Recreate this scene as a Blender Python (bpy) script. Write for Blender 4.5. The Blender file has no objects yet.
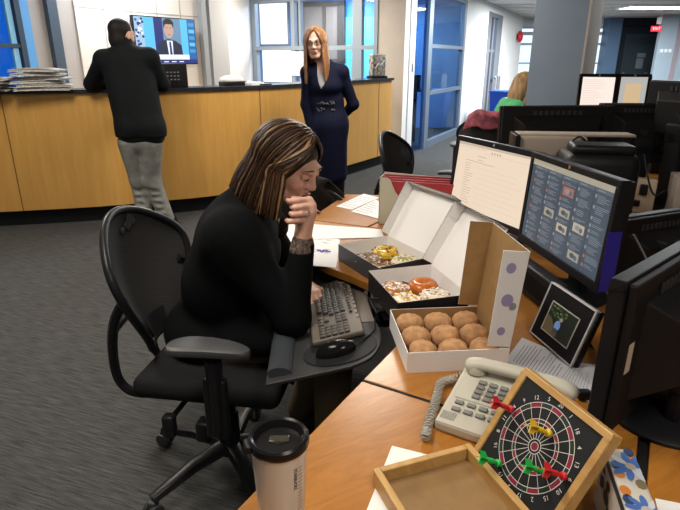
import bpy, bmesh, math, random
import numpy as np
from mathutils import Vector, Matrix
random.seed(7)
C = bpy.context.scene.collection
PI = math.pi
def rad(d): return math.radians(d)
# ---------------------------------------------------------------- camera model (used to survey points of the room)
TH = math.atan(.359); FPX = 546.0; EYE = 1.45
cT, sT = math.cos(TH), math.sin(TH)
def ray(x, y):
    a = (x - 340) / FPX; b = (y - 255) / FPX
    return (a, cT - b * sT, -sT - b * cT)
def at(x, y, z=.74):
    r = ray(x, y); t = (z - EYE) / r[2]; return (r[0] * t, r[1] * t, z)
def atY(x, y, Y):
    r = ray(x, y); t = Y / r[1]; return (r[0] * t, Y, EYE + r[2] * t)
# ---------------------------------------------------------------- materials
def new_mat(name):
    m = bpy.data.materials.new(name); m.use_nodes = True
    nt = m.node_tree; b = nt.nodes['Principled BSDF']
    return m, nt, b
def mat(name, col, rough=.5, metal=0, emit=None, es=0, var=0, scale=30, bump=0, bscale=200, spec=None, stretch=None, sheen=0, trans=0, alpha=1):
    m, nt, b = new_mat(name)
    if spec is None: spec = .18 if max(col) < .03 else .45
    b.inputs['Base Color'].default_value = (*col, 1); b.inputs['Roughness'].default_value = rough
    b.inputs['Metallic'].default_value = metal; b.inputs['Specular IOR Level'].default_value = spec
    if sheen: b.inputs['Sheen Weight'].default_value = sheen
    if trans: b.inputs['Transmission Weight'].default_value = trans
    if alpha < 1: b.inputs['Alpha'].default_value = alpha
    if emit: b.inputs['Emission Color'].default_value = (*emit, 1); b.inputs['Emission Strength'].default_value = es
    if var or bump:
        tc = nt.nodes.new('ShaderNodeTexCoord'); mp = nt.nodes.new('ShaderNodeMapping')
        nt.links.new(tc.outputs['Object'], mp.inputs[0])
        if stretch: mp.inputs['Scale'].default_value = stretch
    if var:
        n = nt.nodes.new('ShaderNodeTexNoise'); n.inputs['Scale'].default_value = scale; n.inputs['Detail'].default_value = 4
        nt.links.new(mp.outputs[0], n.inputs['Vector'])
        r = nt.nodes.new('ShaderNodeValToRGB')
        lo = [max(0, c * (1 - var)) for c in col]; hi = [min(1, c * (1 + var)) for c in col]
        r.color_ramp.elements[0].position = .3; r.color_ramp.elements[0].color = (*lo, 1)
        r.color_ramp.elements[1].position = .7; r.color_ramp.elements[1].color = (*hi, 1)
        nt.links.new(n.outputs['Fac'], r.inputs[0]); nt.links.new(r.outputs[0], b.inputs['Base Color'])
    if bump:
        n2 = nt.nodes.new('ShaderNodeTexNoise'); n2.inputs['Scale'].default_value = bscale; n2.inputs['Detail'].default_value = 3
        nt.links.new(mp.outputs[0], n2.inputs['Vector'])
        bp = nt.nodes.new('ShaderNodeBump'); bp.inputs['Strength'].default_value = bump; bp.inputs['Distance'].default_value = .004
        nt.links.new(n2.outputs['Fac'], bp.inputs['Height']); nt.links.new(bp.outputs[0], b.inputs['Normal'])
    return m
def wood(name, c1, c2, rough=.35, angle=0, sc=(3, 40, 3), dist=1.5, fine=.5):
    m, nt, b = new_mat(name); N = nt.nodes.new; L = nt.links.new
    tc = N('ShaderNodeTexCoord'); mp = N('ShaderNodeMapping'); mp.inputs['Rotation'].default_value = (0, 0, angle); 
    mp2 = N('ShaderNodeMapping'); mp2.inputs['Scale'].default_value = sc
    L(tc.outputs['Object'], mp.inputs[0]); L(mp.outputs[0], mp2.inputs[0])
    n = N('ShaderNodeTexNoise'); n.inputs['Scale'].default_value = 1.6; n.inputs['Detail'].default_value = 6; n.inputs['Roughness'].default_value = .62; n.inputs['Distortion'].default_value = dist
    L(mp2.outputs[0], n.inputs['Vector'])
    r = N('ShaderNodeValToRGB'); r.color_ramp.elements[0].position = .28; r.color_ramp.elements[1].position = .72
    r.color_ramp.elements[0].color = (*c1, 1); r.color_ramp.elements[1].color = (*c2, 1)
    L(n.outputs['Fac'], r.inputs[0]); L(r.outputs[0], b.inputs['Base Color'])
    b.inputs['Roughness'].default_value = rough
    return m
def glass(name, col, mix=.12, tint=None):
    m, nt, b = new_mat(name); N = nt.nodes.new; L = nt.links.new
    out = nt.nodes['Material Output']; t = N('ShaderNodeBsdfTransparent'); g = N('ShaderNodeBsdfGlossy'); mx = N('ShaderNodeMixShader')
    t.inputs[0].default_value = (*col, 1); g.inputs['Roughness'].default_value = .03; mx.inputs[0].default_value = mix
    L(t.outputs[0], mx.inputs[1]); L(g.outputs[0], mx.inputs[2]); L(mx.outputs[0], out.inputs[0])
    return m
def emitm(name, col, s):
    m, nt, b = new_mat(name)
    b.inputs['Base Color'].default_value = (0.02, 0.02, 0.02, 1); b.inputs['Roughness'].default_value = .3
    b.inputs['Emission Color'].default_value = (*col, 1); b.inputs['Emission Strength'].default_value = s
    return m
# ---------------------------------------------------------------- mesh builder
class MB:
    def __init__(s): s.v = []; s.f = []; s.m = []
    def add(s, vs, fs, mi=0):
        k = len(s.v); s.v += [tuple(p) for p in vs]
        for f in fs: s.f.append([i + k for i in f]); s.m.append(mi)
        return s
    def obox(s, o, ex, ey, ez, mi=0):
        o, ex, ey, ez = map(Vector, (o, ex, ey, ez))
        p = [o, o + ex, o + ex + ey, o + ey]; q = [a + ez for a in p]
        return s.add(p + q, [[3, 2, 1, 0], [4, 5, 6, 7], [0, 1, 5, 4], [1, 2, 6, 5], [2, 3, 7, 6], [3, 0, 4, 7]], mi)
    def box(s, c, d, rot=None, mi=0):
        R = rot if rot is not None else Matrix.Identity(3)
        ex, ey, ez = R @ Vector((d[0], 0, 0)), R @ Vector((0, d[1], 0)), R @ Vector((0, 0, d[2]))
        return s.obox(Vector(c) - (ex + ey + ez) / 2, ex, ey, ez, mi)
    def rbox(s, c, d, r=.01, rot=None, mi=0, n=3):
        # box rounded by projecting a subdivided cube on a rounded core
        R = rot if rot is not None else Matrix.Identity(3)
        h = [max(x / 2 - r, 1e-5) for x in d]; vs = {}; fs = []; V = []
        ts = []
        for k in range(3):
            ts.append([-h[k] - r * math.cos(i * PI / 2 / n) for i in range(n + 1)][:-1] + [-h[k], h[k]] + [h[k] + r * math.sin(i * PI / 2 / n) for i in range(1, n + 1)])
        def idx(p):
            core = [max(-h[k], min(h[k], p[k])) for k in range(3)]
            q = Vector([p[k] - core[k] for k in range(3)])
            if q.length > 1e-9:
                q = q.normalized() * r
            key = tuple(round(core[k] + q[k], 6) for k in range(3))
            if key not in vs: vs[key] = len(V); V.append(Vector(key))
            return vs[key]
        for ax in range(3):
            a, b = (ax + 1) % 3, (ax + 2) % 3
            for sg in (-1, 1):
                A, B = ts[a], ts[b]
                for i in range(len(A) - 1):
                    for j in range(len(B) - 1):
                        quad = []
                        for (u, w) in ((A[i], B[j]), (A[i + 1], B[j]), (A[i + 1], B[j + 1]), (A[i], B[j + 1])):
                            p = [0, 0, 0]; p[a] = u; p[b] = w; p[ax] = sg * (h[ax] + r); quad.append(idx(p))
                        if sg < 0: quad.reverse()
                        q2 = []
                        for t in quad:
                            if t not in q2: q2.append(t)
                        if len(q2) > 2: fs.append(q2)
        c = Vector(c)
        return s.add([c + R @ p for p in V], fs, mi)
    def tube(s, pts, r, n=8, closed=False, mi=0, flat=1.0, up=None):
        P = [Vector(p) for p in pts]; N = len(P); rr = r if isinstance(r, (list, tuple)) else [r] * N
        vs = []; prev = None
        for i in range(N):
            if closed: t = P[(i + 1) % N] - P[i - 1]
            else: t = P[min(i + 1, N - 1)] - P[max(i - 1, 0)]
            if t.length < 1e-9: t = Vector((0, 0, 1))
            t.normalize()
            if prev is None:
                a = Vector(up) if up else (Vector((0, 0, 1)) if abs(t.z) < .9 else Vector((1, 0, 0)))
            else: a = prev
            a = a - t * a.dot(t)
            if a.length < 1e-6: a = t.orthogonal()
            a.normalize(); prev = a; b = t.cross(a)
            for k in range(n):
                th = 2 * PI * k / n; vs.append(P[i] + (a * math.cos(th) * flat + b * math.sin(th)) * rr[i])
        fs = []
        for i in range(N if closed else N - 1):
            j = (i + 1) % N
            for k in range(n): fs.append([i * n + k, i * n + (k + 1) % n, j * n + (k + 1) % n, j * n + k])
        if not closed: fs.append(list(range(n))[::-1]); fs.append([(N - 1) * n + k for k in range(n)])
        return s.add(vs, fs, mi)
    def lathe(s, prof, o=(0, 0, 0), n=32, R=None, mi=0, caps=True):
        o = Vector(o); R = R if R is not None else Matrix.Identity(3); vs = []; fs = []
        for (r, z) in prof:
            for k in range(n):
                a = 2 * PI * k / n; vs.append(o + R @ Vector((r * math.cos(a), r * math.sin(a), z)))
        for i in range(len(prof) - 1):
            for k in range(n): fs.append([i * n + k, i * n + (k + 1) % n, (i + 1) * n + (k + 1) % n, (i + 1) * n + k])
        if caps: fs.append(list(range(n))[::-1]); fs.append([(len(prof) - 1) * n + k for k in range(n)])
        return s.add(vs, fs, mi)
    def prism(s, poly, z0, z1, mi=0, T=None):
        n = len(poly); T = T or (lambda x, y, z: (x, y, z))
        vs = [T(x, y, z0) for x, y in poly] + [T(x, y, z1) for x, y in poly]
        fs = [list(range(n))[::-1], list(range(n, 2 * n))] + [[i, (i + 1) % n, n + (i + 1) % n, n + i] for i in range(n)]
        return s.add(vs, fs, mi)
    def grid(s, fn, nu, nv, mi=0, th=0, nrm=None):
        vs = [fn(i / nu, j / nv) for j in range(nv + 1) for i in range(nu + 1)]
        fs = [[j * (nu + 1) + i, j * (nu + 1) + i + 1, (j + 1) * (nu + 1) + i + 1, (j + 1) * (nu + 1) + i] for j in range(nv) for i in range(nu)]
        return s.add(vs, fs, mi)
    def ell(s, c, r, R=None, nu=20, nv=12, mi=0):
        c = Vector(c); R = R if R is not None else Matrix.Identity(3); vs = []; fs = []
        for j in range(nv + 1):
            t = PI * j / nv
            for i in range(nu):
                a = 2 * PI * i / nu
                vs.append(c + R @ Vector((r[0] * math.sin(t) * math.cos(a), r[1] * math.sin(t) * math.sin(a), r[2] * math.cos(t))))
        for j in range(nv):
            for i in range(nu):
                fs.append([j * nu + i, (j + 1) * nu + i, (j + 1) * nu + (i + 1) % nu, j * nu + (i + 1) % nu])
        return s.add(vs, fs, mi)
    def quad(s, a, b, c, d, mi=0): return s.add([a, b, c, d], [[0, 1, 2, 3]], mi)
    def text(s, body, size, T, mi=0, align='CENTER', bold=0):
        cu = bpy.data.curves.new('t', 'FONT'); cu.body = body; cu.size = size; cu.align_x = align; cu.align_y = 'CENTER'; cu.resolution_u = 2; cu.offset = bold
        o = bpy.data.objects.new('t', cu); C.objects.link(o)
        dg = bpy.context.evaluated_depsgraph_get(); me = bpy.data.meshes.new_from_object(o.evaluated_get(dg))
        s.add([T(v.co.x, v.co.y) for v in me.vertices], [list(p.vertices) for p in me.polygons], mi)
        bpy.data.objects.remove(o); bpy.data.curves.remove(cu); bpy.data.meshes.remove(me)
        return s
    def build(s, name, mats, parent=None, world=False, smooth=40, loc=None, bevel=0, origin=None):
        V = s.v
        if world and parent is not None:
            M = wmat(parent).inverted(); V = [tuple(M @ Vector(p)) for p in V]
        if origin is not None: V = [tuple(Vector(p) - Vector(origin)) for p in V]; loc = origin
        me = bpy.data.meshes.new(name); me.from_pydata(V, [], s.f); me.update()
        bm = bmesh.new(); bm.from_mesh(me); bmesh.ops.remove_doubles(bm, verts=bm.verts, dist=1e-6)
        bmesh.ops.recalc_face_normals(bm, faces=bm.faces) if smooth is not None and smooth >= 0 else None
        bm.to_mesh(me); bm.free()
        if not isinstance(mats, (list, tuple)): mats = [mats]
        for m in mats: me.materials.append(m)
        if len(mats) > 1 and len(me.polygons) == len(s.m):
            me.polygons.foreach_set('material_index', s.m)
        if smooth:
            me.shade_smooth(); me.set_sharp_from_angle(angle=rad(abs(smooth)))
        o = bpy.data.objects.new(name, me); C.objects.link(o)
        if loc is not None: o.location = loc
        if parent is not None: o.parent = parent
        if bevel:
            b = o.modifiers.new('bevel', 'BEVEL'); b.width = bevel; b.segments = 2; b.limit_method = 'ANGLE'; b.angle_limit = rad(35)
        return o
def wmat(o):
    M = Matrix.Translation(o.location) @ o.rotation_euler.to_matrix().to_4x4()
    return (wmat(o.parent) @ M) if o.parent else M
def tag(o, label=None, cat=None, group=None, kind=None):
    if label: o['label'] = label
    if cat: o['category'] = cat
    if group: o['group'] = group
    if kind: o['kind'] = kind
    return o
def thing(name, label, cat, loc=(0, 0, 0), rotz=0, group=None):
    o = bpy.data.objects.new(name, None); C.objects.link(o); o.empty_display_size = .05
    o.location = loc; o.rotation_euler = (0, 0, rotz)
    return tag(o, label, cat, group)
def copy_tree(o, parent=None):
    c = o.copy(); C.objects.link(c)
    if parent is not None: c.parent = parent
    for ch in list(o.children): copy_tree(ch, c)
    return c
def dup(o, loc, rotz, label, group=None):
    c = copy_tree(o); c.location = loc; c.rotation_euler = (0, 0, rotz); c['label'] = label
    if group: c['group'] = group
    return c
def struct(o): o['kind'] = 'structure'; return o
def rotm(ax, d): return Matrix.Rotation(rad(d), 3, ax)
def spline(P, n=8):
    P = [Vector(p) for p in P]; out = []
    for i in range(len(P) - 1):
        a = P[max(i - 1, 0)]; b = P[i]; c = P[i + 1]; d = P[min(i + 2, len(P) - 1)]
        for k in range(n):
            t = k / n
            out.append(.5 * ((2 * b) + (c - a) * t + (2 * a - 5 * b + 4 * c - d) * t * t + (3 * b - a - 3 * c + d) * t ** 3))
    out.append(P[-1]); return out
# ---------------------------------------------------------------- implicit surfaces: one continuous skin over many limbs
def cap(a, b, ra, rb=None, k=.03, sub=False): return ('c', np.array(a, float), np.array(b, float), ra, ra if rb is None else rb, k, sub)
def ell(c, r, R=None, k=.03, sub=False):
    R = np.eye(3) if R is None else np.array(R, float); return ('e', np.array(c, float), np.array(r, float), R, None, k, sub)
def sdf_mesh(prims, vox):
    lo = np.full(3, 1e9); hi = -lo; bb = []
    for p in prims:
        if p[0] == 'c':
            r = max(p[3], p[4]); l = np.minimum(p[1], p[2]) - r; h = np.maximum(p[1], p[2]) + r
        else:
            r = p[2].max(); l = p[1] - r; h = p[1] + r
        pad = p[5] + 3 * vox; bb.append((l - pad, h + pad))
        if not p[6]: lo = np.minimum(lo, l - pad); hi = np.maximum(hi, h + pad)
    n = np.ceil((hi - lo) / vox).astype(int) + 2
    D = np.full(n, .5, np.float32); ax = [lo[i] + vox * np.arange(n[i]) for i in range(3)]
    for p, (l, h) in zip(prims, bb):
        i0 = np.maximum(((l - lo) / vox).astype(int), 0); i1 = np.minimum(((h - lo) / vox).astype(int) + 1, n)
        if (i1 <= i0).any(): continue
        sl = tuple(slice(i0[k], i1[k]) for k in range(3))
        X = np.stack(np.meshgrid(*[ax[k][sl[k]] for k in range(3)], indexing='ij'), -1)
        if p[0] == 'c':
            a, b = p[1], p[2]; ab = b - a; L2 = max((ab @ ab), 1e-9)
            t = np.clip(((X - a) @ ab) / L2, 0, 1)
            d = np.linalg.norm(X - a - t[..., None] * ab, axis=-1) - (p[3] + (p[4] - p[3]) * t)
        else:
            q = (X - p[1]) @ p[3]
            k0 = np.linalg.norm(q / p[2], axis=-1); k1 = np.linalg.norm(q / (p[2] ** 2), axis=-1)
            d = np.where(k1 > 1e-9, k0 * (k0 - 1) / np.maximum(k1, 1e-9), -p[2].min())
        k = p[5]; S = D[sl]
        if p[6]:
            g = np.maximum(k - np.abs(S + d), 0) / k; D[sl] = np.maximum(S, -d) + g * g * k / 4
        else:
            g = np.maximum(k - np.abs(S - d), 0) / k; D[sl] = np.minimum(S, d) - g * g * k / 4
    ins = D < 0; cnt = np.zeros(np.array(D.shape) - 1, np.int8)
    for dx in (0, 1):
        for dy in (0, 1):
            for dz in (0, 1):
                cnt += ins[dx:ins.shape[0] - 1 + dx, dy:ins.shape[1] - 1 + dy, dz:ins.shape[2] - 1 + dz]
    act = (cnt > 0) & (cnt < 8); cells = np.argwhere(act); idx = np.full(act.shape, -1, np.int64); idx[act] = np.arange(len(cells))
    acc = np.zeros((len(cells), 3)); num = np.zeros(len(cells))
    cor = [np.array((a, b, c)) for a in (0, 1) for b in (0, 1) for c in (0, 1)]
    for a in range(8):
        for b in range(a + 1, 8):
            df = cor[b] - cor[a]
            if np.abs(df).sum() != 1: continue
            pa = cells + cor[a]; pb = cells + cor[b]
            da = D[tuple(pa.T)]; db = D[tuple(pb.T)]; x = (da < 0) != (db < 0)
            t = np.where(x, da / np.where(x, da - db, 1), 0)
            acc[x] += (cor[a] + t[:, None] * df)[x]; num[x] += 1
    V = lo + vox * (cells + acc / np.maximum(num, 1)[:, None])
    F = []
    for k in range(3):
        sh = [slice(0, -1) if i == k else slice(1, -1) for i in range(3)]
        A = ins[tuple(slice(0, -1) if i == k else slice(1, -1) for i in range(3))]
        B = ins[tuple(slice(1, None) if i == k else slice(1, -1) for i in range(3))]
        u, w = (k + 1) % 3, (k + 2) % 3
        for sgn in (0, 1):
            E = np.argwhere((A & ~B) if sgn == 0 else (~A & B))
            if not len(E): continue
            E = E + np.array([0 if i == k else 1 for i in range(3)])
            du = np.zeros(3, int); du[u] = 1; dw = np.zeros(3, int); dw[w] = 1
            q = [idx[tuple((E - du - dw).T)], idx[tuple((E - dw).T)], idx[tuple(E.T)], idx[tuple((E - du).T)]]
            if sgn: q = q[::-1]
            F.append(np.stack(q, 1))
    return V, np.concatenate(F)
def blob(name, prims, vox, mats, parent=None, world=True, mask=None):
    V, F = sdf_mesh(prims, vox)
    if parent is not None and world:
        M = np.array(wmat(parent).inverted()); Vl = V @ M[:3, :3].T + M[:3, 3]
    else: Vl = V
    me = bpy.data.meshes.new(name); me.vertices.add(len(V)); me.vertices.foreach_set('co', Vl.astype(np.float32).ravel())
    me.loops.add(F.size); me.loops.foreach_set('vertex_index', F.ravel().astype(np.int32))
    me.polygons.add(len(F)); me.polygons.foreach_set('loop_start', np.arange(0, F.size, 4, dtype=np.int32))
    if not isinstance(mats, (list, tuple)): mats = [mats]
    for m in mats: me.materials.append(m)
    if mask is not None:
        cen = V[F].mean(1); me.polygons.foreach_set('material_index', mask(cen).astype(np.int32))
    me.update(calc_edges=True); me.validate(); me.shade_smooth()
    o = bpy.data.objects.new(name, me); C.objects.link(o)
    if parent is not None: o.parent = parent
    return o
# ================================================================ materials
M = {}
M['carpet'] = None
def carpet():
    m, nt, b = new_mat('carpet'); N = nt.nodes.new; L = nt.links.new
    tc = N('ShaderNodeTexCoord'); mp = N('ShaderNodeMapping'); mp.inputs['Rotation'].default_value = (0, 0, rad(20))
    mp2 = N('ShaderNodeMapping'); mp2.inputs['Scale'].default_value = (9, 150, 1)
    L(tc.outputs['Object'], mp.inputs[0]); L(mp.outputs[0], mp2.inputs[0])
    n = N('ShaderNodeTexNoise'); n.inputs['Scale'].default_value = 1; n.inputs['Detail'].default_value = 3; L(mp2.outputs[0], n.inputs['Vector'])
    n2 = N('ShaderNodeTexNoise'); n2.inputs['Scale'].default_value = 260; n2.inputs['Detail'].default_value = 2; L(tc.outputs['Object'], n2.inputs['Vector'])
    mx = N('ShaderNodeMix'); mx.inputs[0].default_value = .45; L(n.outputs['Fac'], mx.inputs[2]); L(n2.outputs['Fac'], mx.inputs[3])
    r = N('ShaderNodeValToRGB'); r.color_ramp.elements[0].position = .34; r.color_ramp.elements[1].position = .66
    r.color_ramp.elements[0].color = (.025, .026, .026, 1); r.color_ramp.elements[1].color = (.108, .108, .105, 1)
    L(mx.outputs[0], r.inputs[0]); L(r.outputs[0], b.inputs['Base Color']); b.inputs['Roughness'].default_value = .95; b.inputs['Specular IOR Level'].default_value = .1
    return m
M['carpet'] = carpet()
M['wall'] = mat('painted_wall', (.78, .78, .76), .7, var=.03, scale=6)
M['beige'] = mat('beige_wall', (.56, .5, .44), .7, var=.04, scale=5)
M['greypanel'] = mat('grey_panel', (.42, .39, .37), .7, var=.04, scale=5)
M['whitepanel'] = mat('white_panel', (.72, .68, .62), .6)
M['bluegrey'] = mat('blue_grey_paint', (.3, .32, .34), .5)
M['pillar'] = mat('pillar_paint', (.17, .22, .29), .6, var=.05, scale=4)
M['pillarside'] = M['pillar']
M['frame'] = mat('window_frame', (.3, .36, .42), .4, spec=.5)
M['darkframe'] = mat('dark_frame', (.04, .07, .11), .4)
M['bluelit'] = mat('blue_lit_wall', (.05, .28, .75), .5)  # blue lighting of the rooms behind glass, put into the wall colour
M['deepblue'] = mat('deep_blue_paint', (.02, .12, .5), .5)
M['bluelitroom'] = mat('meeting_room_blue_light', (.24, .37, .56), .6, var=.1, scale=2)  # blue light of the meeting room painted into its walls
M['ceil'] = mat('ceiling_tile', (.6, .59, .56), .8, var=.03, scale=4)
M['counter'] = wood('honey_veneer', (.56, .295, .07), (.66, .37, .10), .35, 0, (14, 14, 1.2), .6)
M['ctop'] = mat('dark_counter_top', (.02, .022, .03), .25)
M['kick'] = mat('kick_plate', (.012, .013, .015), .5)
M['joint'] = mat('joint_brown', (.16, .08, .02), .6)
M['seam'] = mat('seam_black', (.01, .01, .01), .6)
M['glass'] = glass('clear_glass', (.93, .96, 1), .06)
M['blueglass'] = glass('blue_tinted_glass', (.5, .72, .97), .08)
M['doorglass'] = glass('door_glass', (.62, .74, .86), .18)
M['bluedaylight'] = glass('blue_daylight_glass', (.07, .27, .58), .06)  # blue of the daylight outside is put into this pane
M['black'] = mat('black_plastic', (.012, .012, .014), .38)
M['blackmatte'] = mat('matte_black', (.01, .01, .012), .7)
M['chrome'] = mat('chrome', (.75, .76, .78), .22, 1)
M['white'] = mat('white_paint', (.8, .8, .78), .5)
M['red'] = mat('red_plastic', (.6, .02, .02), .35)
M['paper'] = mat('white_paper', (.82, .82, .82), .7)
M['ink'] = mat('grey_ink', (.3, .3, .33), .7)
M['darkdoor'] = mat('dark_door', (.015, .02, .028), .5)
M['lightpanel'] = mat('pale_blue_wall', (.32, .4, .46), .6)
M['lamp'] = emitm('fluorescent_tube', (1, .98, .94), 9)
M['litpane'] = emitm('daylight_pane', (.93, .97, 1), 1.6)

CEIL = 2.62
# ================================================================ floor and ceiling
o = struct(MB().obox((-7, -4, -.1), (22, 0, 0), (0, 25, 0), (0, 0, .1)).build('floor', M['carpet'], smooth=None))
o = struct(MB().obox((-7, -4, CEIL), (22, 0, 0), (0, 25, 0), (0, 0, .12)).build('ceiling', M['ceil'], smooth=None))
b = MB()
for i in range(26): b.obox((-6.9, -3 + i * .92, CEIL - .006), (21.8, 0, 0), (0, .05, 0), (0, 0, .005))
struct(b.build('trim_1', mat('ceiling_joint', (.42, .41, .4), .8), smooth=None))
# ================================================================ walls
def wallseg(name, p, q, z0, z1, m, t=.12, opens=()):
    # vertical wall from p to q, thickness to its left; openings (s0, s1, z0, z1)
    p, q = Vector((*p, 0)), Vector((*q, 0)); d = (q - p); L = d.length; d /= L; n = Vector((-d.y, d.x, 0)); mb = MB()
    cuts = sorted(set([0, L] + [c for o in opens for c in o[:2]]))
    for a, c in zip(cuts, cuts[1:]):
        mid = (a + c) / 2; hs = [o for o in opens if o[0] <= mid <= o[1]]
        segs = [(z0, z1)]
        for h in hs: segs = [(z0, h[2]), (h[3], z1)]
        for s0, s1 in segs:
            if s1 - s0 > .001: mb.obox(p + d * a + Vector((0, 0, s0)), d * (c - a), n * t, Vector((0, 0, s1 - s0)))
    return struct(mb.build(name, m, smooth=None))
# back-left wall behind the counter (carries the television); runs along 60 degrees
WA = Vector((-2.31, 6.40, 0)); WD = Vector((.5, .866, 0)); WN = Vector((-.866, .5, 0))
def w1(t, off=0, z=0): p = WA + WD * t - WN * off; return Vector((p.x, p.y, z))
wallseg('wall_left', w1(-4.2)[:2], w1(1.1)[:2], 0, CEIL, M['greypanel'], .15, [(4.2 - 2.6, 4.2 - 1.19, 1.12, 2.5)])
# panels and trims on it
b = MB(); b.obox(w1(-.62, .0), WD * 1.72, -WN * .02, Vector((0, 0, CEIL))); struct(b.build('trim_2', M['whitepanel'], smooth=None))
b = MB()
for t in (-.3, .06, .42, .78): b.obox(w1(t, .02), WD * .014, -WN * .004, Vector((0, 0, CEIL)))
b.obox(w1(-.62, .02, 1.93), WD * 1.72, -WN * .004, Vector((0, 0, .012)))
struct(b.build('trim_3', M['greypanel'], smooth=None))
b = MB(); b.obox(w1(-.93, .0), WD * .1, -WN * .06, Vector((0, 0, CEIL))); struct(b.build('trim_16', mat('dark_slate_column', (.06, .09, .13), .5), smooth=None)); b = MB(); b.obox(w1(1.08, .0), WD * .08, -WN * .09, Vector((0, 0, CEIL)))
struct(b.build('trim_4', M['bluegrey'], smooth=None))
b = MB(); b.obox(w1(-1.19, .0, 1.1), WD * .09, -WN * .03, Vector((0, 0, 1.5)))
struct(b.build('trim_5', mat('light_blue_jamb', (.12, .36, .72), .45), smooth=None))
# left window
b = MB(); b.obox(w1(-1.23, -.03, 1.12), WD * .05, -WN * .06, Vector((0, 0, 1.38))); b.obox(w1(-2.6, -.03, 1.12), WD * .05, -WN * .06, Vector((0, 0, 1.38)))
b.obox(w1(-2.6, -.03, 1.545), WD * 1.42, -WN * .05, Vector((0, 0, .035))); b.obox(w1(-2.6, -.03, 1.12), WD * 1.42, -WN * .05, Vector((0, 0, .05)))
b.obox(w1(-2.6, -.03, 2.45), WD * 1.42, -WN * .05, Vector((0, 0, .05)))
w = struct(b.build('window_1', M['darkframe'], smooth=None))
b = MB(); b.obox(w1(-1.30, -.02, 1.15), WD * .05, -WN * .03, Vector((0, 0, 1.32))); b.build('inner_frame', mat('pale_blue_frame', (.25, .55, .8), .4), w, smooth=None)
b = MB(); b.obox(w1(-2.56, -.05, 1.14), WD * 1.36, -WN * .008, Vector((0, 0, 1.34))); b.build('pane', M['bluedaylight'], w, smooth=None)
# grey column and return wall
pc = w1(1.16)
b = MB(); b.box((-1.66, 7.68, CEIL / 2), (.22, .36, CEIL), rotm('Z', -25)); struct(b.build('trim_6', mat('grey_column_paint', (.42, .43, .44), .6), smooth=None))
Q0 = Vector((.92, 8.33, 0)); QD = Vector((.438, .899, 0)); QN = Vector((-.899, .438, 0))
V0 = Vector((-1.40, 9.44, 0)); VD = (Q0 - V0).normalized(); VN = Vector((-VD.y, VD.x, 0)); VL = (Q0 - V0).length
wallseg('wall_back', (-1.60, 7.75), (-1.42, 9.42), 0, CEIL, M['whitepanel'], .1)
# window wall behind the counter
def w2(t, off=0, z=0): p = V0 + VD * t - VN * off; return Vector((p.x, p.y, z))
t0, t1 = .0, 2.16
wallseg('wall_front', V0[:2], Q0[:2], 0, CEIL, M['beige'], .12, [(t0, t1, 1.02, 2.42)])
b = MB()
for t, wd in ((t0, .07), (.72, .06), (.86, .03), (1.76, .15), (2.1, .06)): b.obox(w2(t, .02, 1.02), VD * wd, VN * .1, Vector((0, 0, 1.4)))
for z, h in ((1.02, .05), (1.58, .06), (2.28, .14)): b.obox(w2(t0, .024, z), VD * (t1 - t0), VN * .1, Vector((0, 0, h)))
w = struct(b.build('window_2', M['frame'], smooth=None))
b = MB(); b.obox(w2(.02, -.05, 1.05), VD * 2.1, VN * .008, Vector((0, 0, 1.3))); b.build('pane', M['glass'], w, smooth=None)
# room behind that window
R0 = V0 + VN * 2.4
wallseg('wall_inner', (R0 - VD * 3.5)[:2], (R0 + VD * 1.35)[:2], 0, CEIL, M['bluelit'], .1)
def r2(t, off=0, z=0): p = R0 + VD * t - VN * off; return Vector((p.x, p.y, z))
for nm, a, c, z0, z1 in (('window_3', -1.4, -.75, 1.74, 2.5), ('window_4', -1.38, -.68, 1.0, 1.62)):
    b = MB(); b.obox(r2(a, .03, z0), VD * (c - a), VN * .03, Vector((0, 0, z1 - z0))); w = struct(b.build(nm, M['litpane'], smooth=None))
    b = MB()
    for q in ((a - .03, z0 - .03, .03, z1 - z0 + .06), (c, z0 - .03, .03, z1 - z0 + .06), (a, z0 - .03, c - a, .03), (a, z1, c - a, .03)):
        b.obox(r2(q[0], .05, q[1]), VD * q[2], VN * .05, Vector((0, 0, q[3])))
    b.build('window_frame', M['frame'], w, smooth=None)
b = MB(); b.obox(r2(.52, .04, .2), VD * .78, VN * .04, Vector((0, 0, 2.0))); struct(b.build('trim_7', mat('cyan_light_panel', (.12, .52, .85), .5), smooth=None))  # brighter cyan light in the room, painted as a panel
# white glazed wall on the right of the counter
def w3(t, off=0, z=0): p = Q0 + QD * t - QN * off; return Vector((p.x, p.y, z))
wallseg('wall_right', Q0[:2], (Q0 + QD * 10.3)[:2], 0, CEIL, M['wall'], .12, [(.42, 3.5, 0, 2.5), (5.5, 7.1, 0, 2.45)])
b = MB(); b.obox(w3(.2, .02), QD * .22, QN * .16, Vector((0, 0, 2.56))); struct(b.build('trim_8', mat('white_door_jamb', (.8, .81, .82), .4), smooth=None))
b = MB(); b.box(w3(.31, .03, 1.33), (.03, .02, .12), rotm('Z', 64)); struct(b.build('trim_9', M['greypanel'], smooth=None))
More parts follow.
